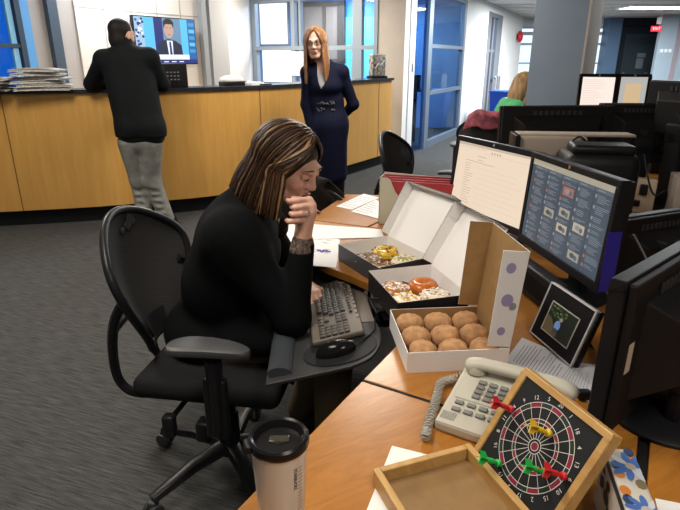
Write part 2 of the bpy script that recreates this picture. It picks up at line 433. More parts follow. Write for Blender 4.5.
# glazed meeting room door with its fixed side panes
b = MB()
for t, wd in ((.42, .05), (1.14, .2), (3.36, .14)): b.obox(w3(t, .0, 0), QD * wd, QN * .09, Vector((0, 0, 2.5)))
b.obox(w3(1.3, .0, 0), QD * 2.1, QN * .08, Vector((0, 0, .12))); b.obox(w3(1.3, .0, 1.62), QD * 2.1, QN * .08, Vector((0, 0, .06)))
b.obox(w3(1.3, .0, .88), QD * 2.1, QN * .08, Vector((0, 0, .06))); b.obox(w3(.42, .0, 2.44), QD * 3, QN * .08, Vector((0, 0, .06)))
w = struct(b.build('door_1', mat('steel_blue_frame', (.14, .19, .25), .4), smooth=None))
b = MB(); b.obox(w3(1.32, -.04, .1), QD * 2.06, QN * .008, Vector((0, 0, 2.35))); b.build('pane', M['doorglass'], w, smooth=None)
b = MB(); b.obox(w3(.46, -.04, .03), QD * .7, QN * .008, Vector((0, 0, 2.42))); b.build('door_leaf', M['blueglass'], w, smooth=None)
b = MB(); b.tube([w3(1.2, .05, .95), w3(1.2, .05, 1.2)], .012); b.build('door_handle', M['chrome'], w)
# meeting room behind
b = MB(); z = Vector((0, 0, CEIL))
b.obox((.78, 12.5, 0), (2.1, 0, 0), (0, .1, 0), z); b.obox((.82, 8.5, 0), (.07, 0, 0), (-.03, 4.0, 0), z)
struct(b.build('wall_meeting_room', M['bluelitroom'], smooth=None))
b = MB()
b.obox((1.17, 10.1, .9), (.42, 0, 0), (0, .35, 0), (0, 0, .04)); b.obox((1.2, 10.2, .94), (.24, 0, 0), (0, .12, 0), (0, 0, .24)); b.obox((1.33, 10.25, 0), (.06, 0, 0), (0, .06, 0), (0, 0, .9))
t = tag(b.build('equipment_stand', M['blackmatte'], smooth=None, origin=(1.35, 10.28, 0)), 'small black equipment stand seen through the blue glass door', 'stand')
# narrow door further along
b = MB()
for t, wd in ((5.5, .3), (6.0, .16), (6.5, .6)): b.obox(w3(t, .01, 0), QD * wd, QN * .1, Vector((0, 0, 2.45)))
b.obox(w3(5.5, .0, 1.6), QD * .9, QN * .06, Vector((0, 0, .06)))
b.obox(w3(5.5, .012, 2.36), QD * 1.6, QN * .1, Vector((0, 0, .09)))
w = struct(b.build('door_2', mat('grey_door_frame', (.16, .17, .19), .35), smooth=None))
b = MB(); b.obox(w3(5.52, -.06, .03), QD * 1.5, QN * .01, Vector((0, 0, 2.35))); b.build('pane', M['blueglass'], w, smooth=None)
b = MB(); b.ell(w3(6.45, .07, 1.02), (.03, .03, .03)); b.build('door_knob', M['chrome'], w)
b = MB(); b.obox(w3(5.2, -1.5), QD * 2.6, QN * .1, Vector((0, 0, CEIL))); struct(b.build('wall_side_room', M['bluelit'], smooth=None))
b = MB(); b.obox(w3(3.52, .0), QD * 1.98, -QN * .012, Vector((0, 0, .1))); b.obox(w3(7.12, .0), QD * 3.1, -QN * .012, Vector((0, 0, .1)))
struct(b.build('baseboard_right', mat('grey_baseboard', (.2, .2, .2), .6), smooth=None))
# far wall with its windows
FY = 18.2
ops = [(.0, 1.9, .75, 2.38), (2.35, 3.55, .75, 2.38)]
wallseg('wall_far', (4.9, FY), (14, FY), 0, CEIL, M['wall'], .12, ops)
for i, (a, c, z0, z1) in enumerate(ops):
    b = MB(); x0 = 4.9 + a; x1 = 4.9 + c
    for z, h in ((z0, .05), (1.3, .05), (1.85, .07), (2.14, .1), (z1 - .05, .05)): b.obox((x0, FY - .02, z), (x1 - x0, 0, 0), (0, .06, 0), (0, 0, h))
    for x in (x0, x1 - .05): b.obox((x, FY - .02, z0), (.05, 0, 0), (0, .06, 0), (0, 0, z1 - z0))
    w = struct(b.build('window_%d' % (5 + i), mat('far_window_frame', (.35, .42, .5), .5), smooth=None))
    b = MB(); b.obox((x0, FY + .02, z0), (x1 - x0, 0, 0), (0, .008, 0), (0, 0, z1 - z0)); b.build('pane', M['glass'], w, smooth=None)
b = MB(); b.obox((8.1, FY - .45, 0), (.38, 0, 0), (0, .45, 0), (0, 0, CEIL)); struct(b.build('trim_10', mat('blue_grey_column', (.07, .13, .22), .5), smooth=None))
b = MB(); b.obox((8.5, FY - .06, 0), (1.6, 0, 0), (0, .05, 0), (0, 0, 2.42)); b.obox((8.5, FY - .3, 2.42), (1.6, 0, 0), (0, .3, 0), (0, 0, .2)); struct(b.build('trim_11', M['darkdoor'], smooth=None))
b = MB(); b.obox((8.8, FY - .1, .02), (1.05, 0, 0), (0, .05, 0), (0, 0, 2.15)); w = struct(b.build('door_3', mat('dark_green_door', (.02, .032, .04), .45), smooth=None))
b = MB(); b.tube([(8.88, FY - .16, 1.0), (9.6, FY - .16, 1.0)], .025); b.box((8.88, FY - .13, 1.0), (.06, .08, .12)); b.box((9.6, FY - .13, 1.0), (.06, .08, .12)); b.build('push_bar', mat('brushed_metal', (.25, .26, .27), .4, .8), w)
b = MB(); b.box((9.36, FY - .105, 1.32), (.22, .01, .3)); b.box((9.38, FY - .105, 1.56), (.26, .01, .12)); b.build('notice', mat('grey_notice', (.12, .14, .15), .7), w, smooth=None)
b = MB(); b.obox((9.02, 16.6, 0), (4.4, 0, 0), (0, .12, 0), (0, 0, CEIL)); struct(b.build('wall_alcove', M['lightpanel'], smooth=None))
b = MB()
for k in range(3): b.box((9.15 + k * .12, 16.585, 1.67), (.07, .03, .09))
struct(b.build('trim_12', M['white'], smooth=None))
b = MB(); b.obox((9.5, 16.57, 0), (.12, 0, 0), (0, .03, 0), (0, 0, CEIL)); struct(b.build('trim_13', mat('mauve_trim', (.3, .25, .28), .5), smooth=None))
# enclosing walls out of the picture
wallseg('wall_outer_left', (-6.9, 4.2), (-6.9, -3.9), 0, CEIL, M['wall'], .1); wallseg('wall_rear', (-6.9, -3.8), (14.9, -3.8), 0, CEIL, M['wall'], .1)
wallseg('wall_outer_right', (14.8, -3.9), (14.8, 20), 0, CEIL, M['wall'], .1)
# exit sign
t = thing('exit_sign', 'red lit exit sign hung from the ceiling before the dark door', 'sign', (8.78, 16.4, 2.24))
MB().box((0, 0, 0), (.26, .06, .14)).build('sign_face', emitm('exit_red', (1, .02, .06), 1.1), t, smooth=None)
MB().text('EXIT', .11, lambda x, y: (x, -.033, y)).build('lettering', emitm('exit_white', (1, .75, .75), 1.5), t, smooth=None)
MB().box((.05, 0, .21), (.1, .06, .18)).build('emergency_lamp', M['white'], t, smooth=None)
# column in the office
pX, pY = 1.56, 4.25
b = MB(); b.obox((1.507, 4.6, 0), (.332, -.1915, 0), (.375, .65, 0), (0, 0, CEIL)); struct(b.build('trim_14', M['pillar'], smooth=None))
b = MB(); b.obox((1.839, 4.4085, 0), (.014, -.008, 0), (.375, .65, 0), (0, 0, CEIL)); struct(b.build('trim_15', mat('beige_column_edge', (.42, .38, .34), .6), smooth=None))
# fire bell
t = thing('fire_alarm_bell', 'round red fire alarm bell on the white wall', 'bell', tuple(w3(9.5, .0, 2.05)))
R = Matrix(((QD.x, -QN.x * -1, 0), (QD.y, QN.y, 0), (0, 0, 1)))
ax = -QN; Rb = Matrix((QD, Vector((0, 0, 1)), ax)).transposed()
MB().lathe([(.15, .05), (.16, .07), (.15, .11), (.1, .15), (.03, .165)], n=28, R=Rb).build('gong', M['red'], t)
MB().box((0, 0, 0), (.14, .14, .08), Rb).build('back_box', mat('dark_red', (.2, .01, .01), .5), t)
# ================================================================ reception counter
CP = spline([(-4.3, 4.62, 0), (-3.6, 4.68, 0), (-3.07, 4.77, 0), (-2.25, 4.965, 0), (-1.74, 5.175, 0), (-1.22, 5.424, 0), (-.66, 5.92, 0), (.08, 7.03, 0), (.53, 7.742, 0), (.74, 8.1, 0)], 8)
def cnorm(i):
    d = CP[min(i + 1, len(CP) - 1)] - CP[max(i - 1, 0)]; d.normalize(); return Vector((-d.y, d.x, 0))
def ribbon(mb, off0, off1, z0, z1, mi=0):
    vs = []; fs = []
    for i, p in enumerate(CP):
        n = cnorm(i)
        for (o, z) in ((off0, z0), (off1, z0), (off1, z1), (off0, z1)): q = p + n * o; vs.append((q.x, q.y, z))
    for i in range(len(CP) - 1):
        for k in range(4): fs.append([i * 4 + k, i * 4 + (k + 1) % 4, i * 4 + 4 + (k + 1) % 4, i * 4 + 4 + k])
    fs.append([0, 1, 2, 3]); fs.append([len(vs) - 4 + k for k in (3, 2, 1, 0)])
    return mb.add(vs, fs, mi)
t = thing('reception_counter', 'long curved honey wood reception counter with a dark top', 'counter', (-1.22, 5.43, 0))
ribbon(MB(), 0, .22, .15, 1.17).build('front_panel', M['counter'], t, world=True)
ribbon(MB(), -.03, .30, 1.17, 1.2).build('counter_top', M['ctop'], t, world=True)
ribbon(MB(), .07, .2, 0, .15).build('kick_plate', M['kick'], t, world=True)
def csam(px):  # nearest spline index to an image column at z=.9
    best = None
    for i, p in enumerate(CP):
        d = p.y * cT - (.6 - EYE) * sT; x = 340 + FPX * p.x / d
        if best is None or abs(x - px) < best[0]: best = (abs(x - px), i)
    return best[1]
for px in (12, 263, 379):
    b = MB(); i = csam(px); p = CP[i]; n = cnorm(i); d = Vector((n.y, -n.x, 0))
    b.obox(p - n * .003 - d * .004 + Vector((0, 0, .15)), d * .008, n * .004, Vector((0, 0, 1.02)))
    b.build('panel_joint', M['joint'], t, world=True, smooth=None)
def ctop(px, inset=.12):   # point on the counter top
    i = csam(px); p = CP[i] + cnorm(i) * inset; return Vector((p.x, p.y, 1.2)), math.atan2(-cnorm(i).x, cnorm(i).y)
# ================================================================ television
def polyT(pts, mb, T, mi): mb.add([T(x, y) for x, y in pts], [list(range(len(pts)))], mi)
def grow(T): return lambda x, y: T(.56 + (x - .56) * 1.25, .2 + (y - .2) * 1.2)
def disc(cx, cy, rx, ry, n=20): return [(cx + rx * math.cos(2 * PI * k / n), cy + ry * math.sin(2 * PI * k / n)) for k in range(n)]
E_ = lambda n, c, s: emitm(n, c, s)
t = thing('television', 'flat wall television showing a news presenter in a dark suit', 'television', (-2.219, 6.349, 1.389), 1.008)
W, H = .9, .508
MB().rbox((W / 2, .03, H / 2), (W, .05, H), .008).build('casing', M['black'], t)
MB().box((W / 2, .075, H / 2), (.3, .09, .3)).build('wall_mount', M['black'], t, smooth=None)
b = MB(); y0 = .004
def sc(d): return lambda x, y: (.012 + x * (W - .024), y0 - d, .012 + y * (H - .024))
b.quad(*[sc(0)(x, y) for x, y in ((0, 0), (1, 0), (1, 1), (0, 1))], 0)
def R_(x0, y0_, x1, y1, mi, d): b.quad(*[sc(d)(x, y) for x, y in ((x0, y0_), (x1, y0_), (x1, y1), (x0, y1))], mi)
R_(0, .2, .14, 1, 1, .001); R_(.14, .2, .3, 1, 2, .001); R_(.3, .2, .44, 1, 3, .001); R_(.44, .2, .74, 1, 4, .001); R_(.74, .2, .86, 1, 2, .001); R_(.86, .12, 1, 1, 5, .001)
R_(.0, .09, .86, .2, 6, .002); R_(0, 0, 1, .09, 3, .002)
rr = random.Random(3)
for k in range(26): x, y = rr.uniform(.01, .13), rr.uniform(.24, .96); polyT(disc(x, y, .02, .03, 8), b, sc(.002 + k * .00002), rr.choice([0, 6, 3]))
for k in range(5): R_(.88, .25 + k * .15, .98, .33 + k * .15, 2 if k % 2 else 7, .002)
polyT([(.38, .2), (.37, .36), (.45, .46), (.53, .49), (.62, .46), (.7, .38), (.71, .2)], b, grow(sc(.003)), 8)
polyT([(.515, .2), (.5, .46), (.58, .46), (.575, .2)], b, grow(sc(.0035)), 6); polyT([(.532, .2), (.53, .44), (.555, .44), (.565, .2)], b, grow(sc(.004)), 3)
polyT(disc(.54, .66, .065, .155), b, grow(sc(.004)), 9); polyT([(.475, .68), (.47, .8), (.51, .86), (.57, .86), (.61, .8), (.605, .68), (.585, .76), (.5, .76)], b, grow(sc(.0045)), 10)
R_(.49, .79, .52, .8, 10, .005); R_(.55, .79, .58, .8, 10, .005); R_(.51, .635, .56, .645, 10, .005)
for k in range(6): R_(.02 + k * .13, .03, .1 + k * .13, .05, 6, .003)
b.build('screen', [E_('tv_blue', (.03, .12, .5), .8), E_('tv_pale', (.45, .7, .95), .8), E_('tv_cyan', (.12, .6, .95), .9), E_('tv_navy', (.01, .03, .25), .7), E_('tv_steel', (.2, .4, .62), .7), E_('tv_side', (.01, .16, .5), .8), E_('tv_white', (.9, .95, 1), 1.0), E_('tv_sky', (.05, .4, .8), .8), E_('tv_suit', (.02, .03, .1), .5), E_('tv_face', (.7, .45, .36), .8), E_('tv_hair', (.03, .02, .015), .4)], t, smooth=None)
# ================================================================ things on the counter
def newspaper(name, c, size, rz, label, group, sag=.01, fold=True):
    t = thing(name, label, 'newspaper', c, rz, group)
    b = MB(); w, d, h = size
    for k in range(4):
        j = .004 * ((k * 37) % 5 - 2)
        def fn(u, v, k=k, j=j): return ((u - .5) * w + j, (v - .5) * d + j * .7, h * (k + .5) / 4 - sag * (2 * u - 1) ** 2 * (.3 + .2 * k))
        P = [[fn(i / 8, q / 3) for i in range(9)] for q in range(4)]
        vs = [p for r in P for p in r]; top = [(x, y, z + h / 8.6) for x, y, z in vs]; bot = [(x, y, z - h / 8.6) for x, y, z in vs]; n = len(vs); fs = []
        for q in range(3):
            for i in range(8): a = q * 9 + i; fs += [[a + n, a + 1 + n, a + 10 + n, a + 9 + n][::-1], [a, a + 1, a + 10, a + 9]]
        ring = [i for i in range(9)] + [q * 9 + 8 for q in (1, 2, 3)] + [27 + i for i in range(7, -1, -1)] + [q * 9 for q in (2, 1)]
        for i in range(len(ring)): a, c2 = ring[i], ring[(i + 1) % len(ring)]; fs.append([a, c2, c2 + n, a + n])
        b.add(top + bot, fs, 0)
    b.build('pages', M['newsprint'], t, smooth=30)
    b = MB(); rr = random.Random(hash(label) % 99)
    for k in range(5):
        x = -w * .4 + k * w * .17; hh = rr.uniform(.3, .7) * d
        b.box((x + .01, -d * .42 + hh / 2 + .01, h + .0016), (w * .13, hh, .0004))
    b.build('print', M['ink'], t, smooth=None)
    return t
M['newsprint'] = mat('newsprint', (.5, .48, .45), .8, var=.5, scale=60, stretch=(1, 1, 5))
p, a = ctop(60, -.005)
rr = random.Random(5); names = ['lowest newspaper', 'second newspaper from the bottom', 'third newspaper from the bottom', 'middle newspaper', 'second newspaper from the top', 'topmost folded newspaper']
z = 1.2
for k, nm in enumerate(names):
    h = .025 if k < 4 else .03
    newspaper('newspaper', (p.x + rr.uniform(-.025, .025), p.y + rr.uniform(-.03, .03), z + .001), (.42 - .012 * k, .27, h), a + rr.uniform(-.2, .22), nm + ' of the taller stack on the counter beside the man', 'newspapers in the taller counter stack', .012)
    z += h + .004
p, a = ctop(6, -.02); z = 1.2
for k, nm in enumerate(['lowest newspaper', 'second newspaper from the bottom', 'second newspaper from the top', 'topmost newspaper']):
    newspaper('newspaper', (p.x + rr.uniform(-.05, .03), p.y + rr.uniform(-.03, .03), z + .001), (.46, .28, .024), a + rr.uniform(-.2, .1), nm + ' of the low stack at the left end of the counter', 'newspapers in the low counter stack', .012)
    z += .028
p, a = ctop(176, .15)
t = thing('cable_box', 'black box on the counter below the television', 'box', tuple(p), a)
MB().rbox((0, 0, .105), (.32, .14, .21), .01).build('casing', M['black'], t)
M['btn'] = mat('grey_buttons', (.16, .16, .17), .5)
for k in range(12): MB().box((-.02 + (k % 4) * .032, -.071, .07 + (k // 4) * .032), (.018, .004, .012)).build('button', M['btn'], t, smooth=None)
p, a = ctop(246, .2)
t = thing('white_telephone', 'white and black telephone lying on the counter near the window', 'telephone', tuple(p), a)
MB().rbox((0, 0, .02), (.24, .16, .04), .01).build('base', M['black'], t)
MB().ell((0, .02, .05), (.13, .09, .05)).build('cover', M['white'], t)
for px, lb, dz in ((262, 'small pile of leaflets on the counter left of the standing woman', .03), (272, 'thin dark booklet on the counter beside the leaflets', .012)):
    p, a = ctop(px, .13); t = MB().rbox((0, 0, dz / 2), (.17, .2, dz), .003).build('leaflet_pile' if dz > .02 else 'booklet', M['paper'] if dz > .02 else M['ctop'], loc=tuple(p)); t.rotation_euler.z = a + .1; tag(t, lb, 'leaflets' if dz > .02 else 'booklet')
p, a = ctop(385, .14)
t = thing('patterned_block', 'black and white patterned block at the right end of the counter', 'ornament', tuple(p), a - .5)
MB().rbox((0, 0, .17), (.22, .1, .28), .012).build('block', mat('mottled_black_white', (.32, .29, .26), .5, var=.95, scale=28), t)
MB().rbox((0, 0, .015), (.26, .14, .03), .005).build('base', M['black'], t)
b = MB(); b.tube([(-.07, -.055, .13), (-.02, -.056, .19), (.02, -.056, .17), (.08, -.056, .23)], .009); b.build('arrow_mark', M['paper'], t)
# pin board and objects in the room behind the window
t = thing('pin_board', 'brown framed board leaning behind the window past the standing woman', 'board', tuple(r2(-.5, .12, 1.38)), math.atan2(VD.y, VD.x))
b = MB()
for x0, z0, w, h in ((0, 0, 1.05, .07), (0, 1.02, 1.05, .09), (0, 0, .07, 1.1), (.9, 0, .15, 1.1), (.58, 0, .07, 1.1)): b.obox((x0, 0, z0), (w, 0, 0), (0, .06, 0), (0, 0, h))
b.build('frame', mat('dark_brown_wood', (.07, .055, .045), .5), t, smooth=None)
MB().obox((.03, .03, .03), (1.0, 0, 0), (0, .02, 0), (0, 0, 1.0)).build('board', mat('taupe_board', (.25, .2, .17), .7), t, smooth=None)
b = MB(); b.text('&', .5, lambda x, y: (.2 + x, -.004, .3 + y)); b.build('drawing', M['ink'], t, smooth=None)
t = tag(MB().obox(w2(.66, .03, 1.2), VD * .28, -VN * .003, Vector((0, 0, .36))).build('notice_sheet', M['paper'], smooth=None, origin=tuple(w2(.66, .03, 1.2))), 'white paper notice taped to the window beside the standing woman', 'notice')
# ================================================================ office chairs
M['mesh'] = None
def meshmat():
    m, nt, b = new_mat('chair_mesh'); N = nt.nodes.new; L = nt.links.new
    out = nt.nodes['Material Output']; tc = N('ShaderNodeTexCoord'); mp = N('ShaderNodeMapping'); mp.inputs['Rotation'].default_value = (.35, 0, 0)
    wv = N('ShaderNodeTexWave'); wv.inputs['Scale'].default_value = 40; wv.bands_direction = 'Z'; wv.inputs['Distortion'].default_value = .6
    L(tc.outputs['Object'], mp.inputs[0]); L(mp.outputs[0], wv.inputs['Vector'])
    r = N('ShaderNodeMapRange'); r.inputs['To Min'].default_value = .02; r.inputs['To Max'].default_value = .16; L(wv.outputs['Fac'], r.inputs['Value'])
    t = N('ShaderNodeBsdfTransparent'); mx = N('ShaderNodeMixShader'); L(r.outputs[0], mx.inputs[0]); L(b.outputs[0], mx.inputs[1]); L(t.outputs[0], mx.inputs[2]); L(mx.outputs[0], out.inputs[0])
    r2_ = N('ShaderNodeValToRGB'); r2_.color_ramp.elements[0].color = (.008, .008, .009, 1); r2_.color_ramp.elements[1].color = (.045, .042, .04, 1); L(wv.outputs['Fac'], r2_.inputs[0]); L(r2_.outputs[0], b.inputs['Base Color'])
    b.inputs['Roughness'].default_value = .7
    return m
M['mesh'] = meshmat()
M['seatfab'] = mat('black_seat_fabric', (.014, .014, .015), .9, bump=.3, bscale=300)
M['armpad'] = mat('grey_black_arm_pad', (.05, .052, .055), .45)
M['frameplastic'] = mat('chair_frame_plastic', (.016, .016, .018), .3)
def back_pt(u, v, off=0):    # u -1..1, v 0..1
    hw = .105 + .137 * math.sin(min(1, v / .72) * PI / 2) ** 1.2
    if v > .72: hw *= 1 - .22 * ((v - .72) / .28) ** 2
    x = -.235 - .09 * v ** 1.3 + .075 * u * u * (hw / .23) - .03 * math.sin(v * PI) * (1 - u * u)
    return Vector((x - off, u * hw, .55 + .435 * v - .075 * u * u * v * v))
def make_chair(label, group=None, logo=False):
    t = thing('office_chair', label, 'chair', (0, 0, 0), 0, group)
    b = MB(); n = 26
    def panel(off):
        return [[back_pt(-1 + 2 * i / 18, j / n, off) for i in range(19)] for j in range(n + 1)]
    A = panel(0); B = panel(.006); vs = [p for r in A for p in r] + [p for r in B for p in r]; k = 19 * (n + 1); fs = []
    for j in range(n):
        for i in range(18): a = j * 19 + i; fs += [[a, a + 1, a + 20, a + 19], [a + 19 + k, a + 20 + k, a + 1 + k, a + k]]
    ring = [i for i in range(19)] + [j * 19 + 18 for j in range(1, n + 1)] + [n * 19 + i for i in range(17, -1, -1)] + [j * 19 for j in range(n - 1, 0, -1)]
    for q in range(len(ring)): a, c = ring[q], ring[(q + 1) % len(ring)]; fs.append([a, a + k, c + k, c])
    b.add(vs, fs); b.build('backrest_mesh', M['mesh'], t)
    loop = [back_pt(-1, j / n) for j in range(n + 1)] + [back_pt(-1 + 2 * i / 18, 1) for i in range(1, 18)] + [back_pt(1, j / n) for j in range(n, -1, -1)] + [back_pt(1 - 2 * i / 18, 0) for i in range(1, 18)]
    MB().tube(loop, .0135, 10, True).build('back_frame', M['frameplastic'], t)
    b = MB(); b.grid(lambda u, v: back_pt((u - .5) * .9, v * .16 + .02, -.012), 10, 4); b.build('lumbar_pad', M['blackmatte'], t)
    if logo:
        b = MB(); rg = random.Random(2)
        for q in range(9):
            c = back_pt(.02 + .30 * rg.random(), .83 + .10 * rg.random(), -.002); b.ell(c, (.004, .015, .013), nu=10, nv=6)
        b.build('embossed_badge', mat('badge_grey', (.03, .03, .03), .6), t)
    b = MB()
    for s in (-1, 1): b.tube(spline([(-.215, s * .205, .765), (-.27, s * .185, .68), (-.315, s * .15, .55), (-.325, s * .12, .42), (-.25, s * .11, .375), (-.05, s * .08, .40)], 5), .016, 8)
    b.tube([(-.31, -.15, .62), (-.335, 0, .62), (-.31, .15, .62)], .014, 8); b.build('back_support', M['frameplastic'], t)
    MB().rbox((.02, 0, .475), (.48, .48, .075), .035, n=4).build('seat', M['seatfab'], t)
    MB().rbox((0, 0, .425), (.36, .36, .05), .02).build('seat_pan', M['black'], t)
    b = MB(); b.rbox((0, 0, .385), (.2, .16, .06), .02); b.lathe([(.028, .2), (.028, .38)], n=14); b.lathe([(.04, .08), (.036, .26)], n=14); b.build('gas_column', M['frameplastic'], t)
    b = MB(); b.tube([(.02, -.1, .39), (.03, -.24, .385)], .009); b.rbox((.03, -.26, .375), (.045, .05, .07), .01); b.tube([(-.08, -.1, .39), (-.1, -.22, .37)], .009); b.rbox((-.1, -.235, .355), (.04, .035, .08), .01); b.build('control_lever', M['frameplastic'], t)
    for s in (-1, 1):
        b = MB(); b.tube(spline([(.06, s * .2, .415), (.09, s * .3, .42), (.10, s * .315, .47), (.10, s * .315, .66)], 5), [.024] * 16, 8, flat=1.4)
        b.rbox((.10, s * .315, .5), (.07, .035, .2), .012); a = b.build('armrest', M['frameplastic'], t)
        b = MB(); prof = [(-.13, .036), (-.1, .046), (0, .048), (.08, .044), (.13, .028)]
        vs_ = []; nu = 28
        for (zz, sc_) in ((.672, .8), (.676, .96), (.686, 1), (.694, .93), (.697, .78)):
            for q in range(nu):
                a_ = 2 * PI * q / nu; ex = abs(math.cos(a_)) ** .6 * (1 if math.cos(a_) > 0 else -1); ey = abs(math.sin(a_)) ** .8 * (1 if math.sin(a_) > 0 else -1)
                vs_.append((.088 + ex * .122 * (.9 + .1 * sc_), s * .315 + ey * .044 * sc_ * (1 - .25 * ex), zz + .012 * (1 - ex * ex)))
        b.add(vs_, [[j * nu + q, j * nu + (q + 1) % nu, (j + 1) * nu + (q + 1) % nu, (j + 1) * nu + q] for j in range(4) for q in range(nu)] + [list(range(nu))[::-1], [4 * nu + q for q in range(nu)]]); b.build('arm_pad', M['armpad'], a)
    for k in range(5):
        an = 2 * PI * k / 5 + .35; c, s = math.cos(an), math.sin(an)
        b = MB(); b.tube([(.02 * c, .02 * s, .115), (.16 * c, .16 * s, .11), (.32 * c, .32 * s, .075)], [.034, .028, .02], 8, flat=.8); l = b.build('base_leg', M['frameplastic'], t)
        b = MB()
        for w in (-.016, .016): b.lathe([(.012, -.009), (.027, -.008), (.029, 0), (.027, .008), (.012, .009)], (.32 * c - w * s, .32 * s + w * c, .0295), 16, Matrix(((c, 0, -s), (s, 0, c), (0, 1, 0))))
        b.rbox((.32 * c, .32 * s, .05), (.03, .03, .04), .008); b.build('caster', M['armpad'], l)
    return t
ch = make_chair('black mesh office chair that the seated woman in black sits on', 'black mesh office chairs', True)
ch.location = (-.405, 1.665, 0); ch.rotation_euler.z = rad(-9)
ch2 = dup(ch, (.585, 3.58, 0), rad(-28), 'empty black mesh office chair behind the red file holder, in front of the counter', 'black mesh office chairs')
for c in list(ch2.children):
    if c.name.startswith('embossed'): bpy.data.objects.remove(c)
ch3 = dup(ch2, (-.075, 3.17, 0), rad(58), 'office chair under the dark jacket beside the end of the far desk', 'black mesh office chairs'); ch3.scale = (1, 1, .86)
ch4 = dup(ch2, (1.66, 5.5, 0), rad(15), 'black office chair of the person in green behind the pillar', 'black mesh office chairs')
ch5 = dup(ch2, (1.36, 5.05, 0), rad(65), 'black office chair with a maroon jacket on its back, left of the pillar', 'black mesh office chairs')
def drape(name, label, cat, ch, m, top=.0, low=.35, seed=1, wide=1.1):
    b = MB(); rg = random.Random(seed); ph = [rg.uniform(0, 6) for _ in range(4)]
    def pt(u, side, s):   # s 0..1 down from top
        q = back_pt(u * wide, 1.0 - s * low, 0)
        off = .035 + .012 * math.sin(7 * u + ph[0] + s * 3) + .02 * s
        return Vector((q.x + side * off, q.y, q.z + .02 * (1 - s) + .01 * math.sin(5 * u + ph[1])))
    n = 22; rows = [[pt(-1 + 2 * i / n, 1, 1 - j / 10) for i in range(n + 1)] for j in range(11)]
    top = [[(pt(-1 + 2 * i / n, 1, 0) * (1 - k / 4) + pt(-1 + 2 * i / n, -1, 0) * k / 4) + Vector((0, 0, .03 * math.sin(PI * k / 4))) for i in range(n + 1)] for k in range(1, 4)]
    rows += top + [[pt(-1 + 2 * i / n, -1, j / 10) for i in range(n + 1)] for j in range(11)]
    vs = [p for r in rows for p in r]; w = n + 1
    fs = [[j * w + i, j * w + i + 1, (j + 1) * w + i + 1, (j + 1) * w + i] for j in range(len(rows) - 1) for i in range(n)]
    b.add(vs, fs); Mx = wmat(ch); sc_ = ch.scale.z
    b.v = [tuple(Mx @ Vector((x, y, z * sc_))) for x, y, z in b.v]
    o = b.build(name, m, origin=tuple(Mx @ Vector((-.3, 0, 1.0 * sc_)))); s = o.modifiers.new('thick', 'SOLIDIFY'); s.thickness = .012
    return tag(o, label, cat)
drape('jacket', 'dark brown jacket hung over the chair by the far desk end', 'jacket', ch3, mat('dark_brown_cloth', (.014, .011, .009), .85, var=.5, scale=14, bump=.5, bscale=30), low=.6, seed=4, wide=.95)
drape('maroon_jacket', 'maroon jacket hung over a chair back left of the pillar', 'jacket', ch5, mat('maroon_cloth', (.15, .028, .042), .85, var=.6, scale=18, bump=.5, bscale=30), low=.2, seed=8, wide=.7)
# ================================================================ desks
M['desk'] = wood('orange_maple', (.31, .118, .018), (.44, .185, .032), .3, rad(-30), (4, 22, 4), 2.2)
U = Vector((.5, .866, 0)); NN = Vector((.866, -.5, 0))
def un(s, n): p = U * s + NN * n; return (p.x, p.y)
def desk(name, label, poly, group, legs, z=.74, th=.03):
    c = (sum(p[0] for p in poly) / len(poly), sum(p[1] for p in poly) / len(poly))
    t = thing(name, label, 'desk', (*c, 0), 0, group)
    MB().prism(poly, z - th, z).build('desk_top', M['desk'], t, world=True, smooth=None, bevel=.003)
    for (a, b_) in legs:
        a, b_ = Vector((*a, 0)), Vector((*b_, 0)); d = b_ - a; n = Vector((-d.y, d.x, 0)).normalized() * .025
        MB().obox(a, d, n, Vector((0, 0, z - th))).build('support_panel', M['blackmatte'], t, world=True, smooth=None)
    return t
g = .004
desk('desk', 'orange maple desk section under the steel tumbler and dartboard', [un(.42, -.508), un(.986 - g, -.508), un(.986 - g, .065), un(.2, .065), un(.2, -.4)], 'orange maple desk sections', [(un(.5, -.46), un(.5, .04)), (un(.62, .03), un(.96, .03))])
desk('desk', 'orange maple corner desk section under the donut boxes and lit monitors', [un(.986 + g, -.508), un(1.20, -.508), (.165, 1.40), (.155, 1.55), (.115, 1.67), (.042, 1.762), (-.036, 1.839), (-.29, 2.17), (-.15 + .0, 2.471 - g), (.126, 2.35 - g), (1.15, 1.895), un(.986 + g, .065)], 'orange maple desk sections', [(un(1.03, .03), un(2.0, .03)), ((-.22, 2.22), (-.1, 2.42))])
desk('desk', 'orange maple desk strip holding loose papers at the far left end', [(-.148, 2.475), (.122, 2.357), (.51, 2.92), (.034, 2.986)], 'orange maple desk sections', [((-.05, 2.5), (.06, 2.9))])
desk('desk', 'maple desk behind the lit monitors, mostly hidden by screens', [(.131, 2.353), (1.16, 1.9), (1.75, 2.75), (.52, 2.915)], 'orange maple desk sections', [((.6, 2.86), (1.6, 2.72))])
desk('desk', 'orange maple desk at the right edge beyond the dark gap', [un(.25, .085), un(2.2, .085), un(2.2, .85), un(.25, .85)], 'orange maple desk sections', [(un(.35, .12), un(.35, .8)), (un(2.1, .12), un(2.1, .8))])
desk('desk', 'maple desk further back under the far pair of lit screens', [(1.2, 3.95 - .7), (3.4, 3.2), (3.5, 3.95), (1.25, 3.98)], 'orange maple desk sections', [((1.3, 3.3), (1.3, 3.9)), ((3.3, 3.3), (3.3, 3.9))])
b = MB(); a0, a1 = un(.3, .066), un(2.1, .066); b.obox((*a0, .72), Vector((*a1, 0)) - Vector((*a0, 0)), NN * .018, Vector((0, 0, .012)))
tag(b.build('desk_gap_strip', M['seam'], smooth=None, origin=(*a0, .72)), 'black rubber strip in the gap between the right desks', 'strip')
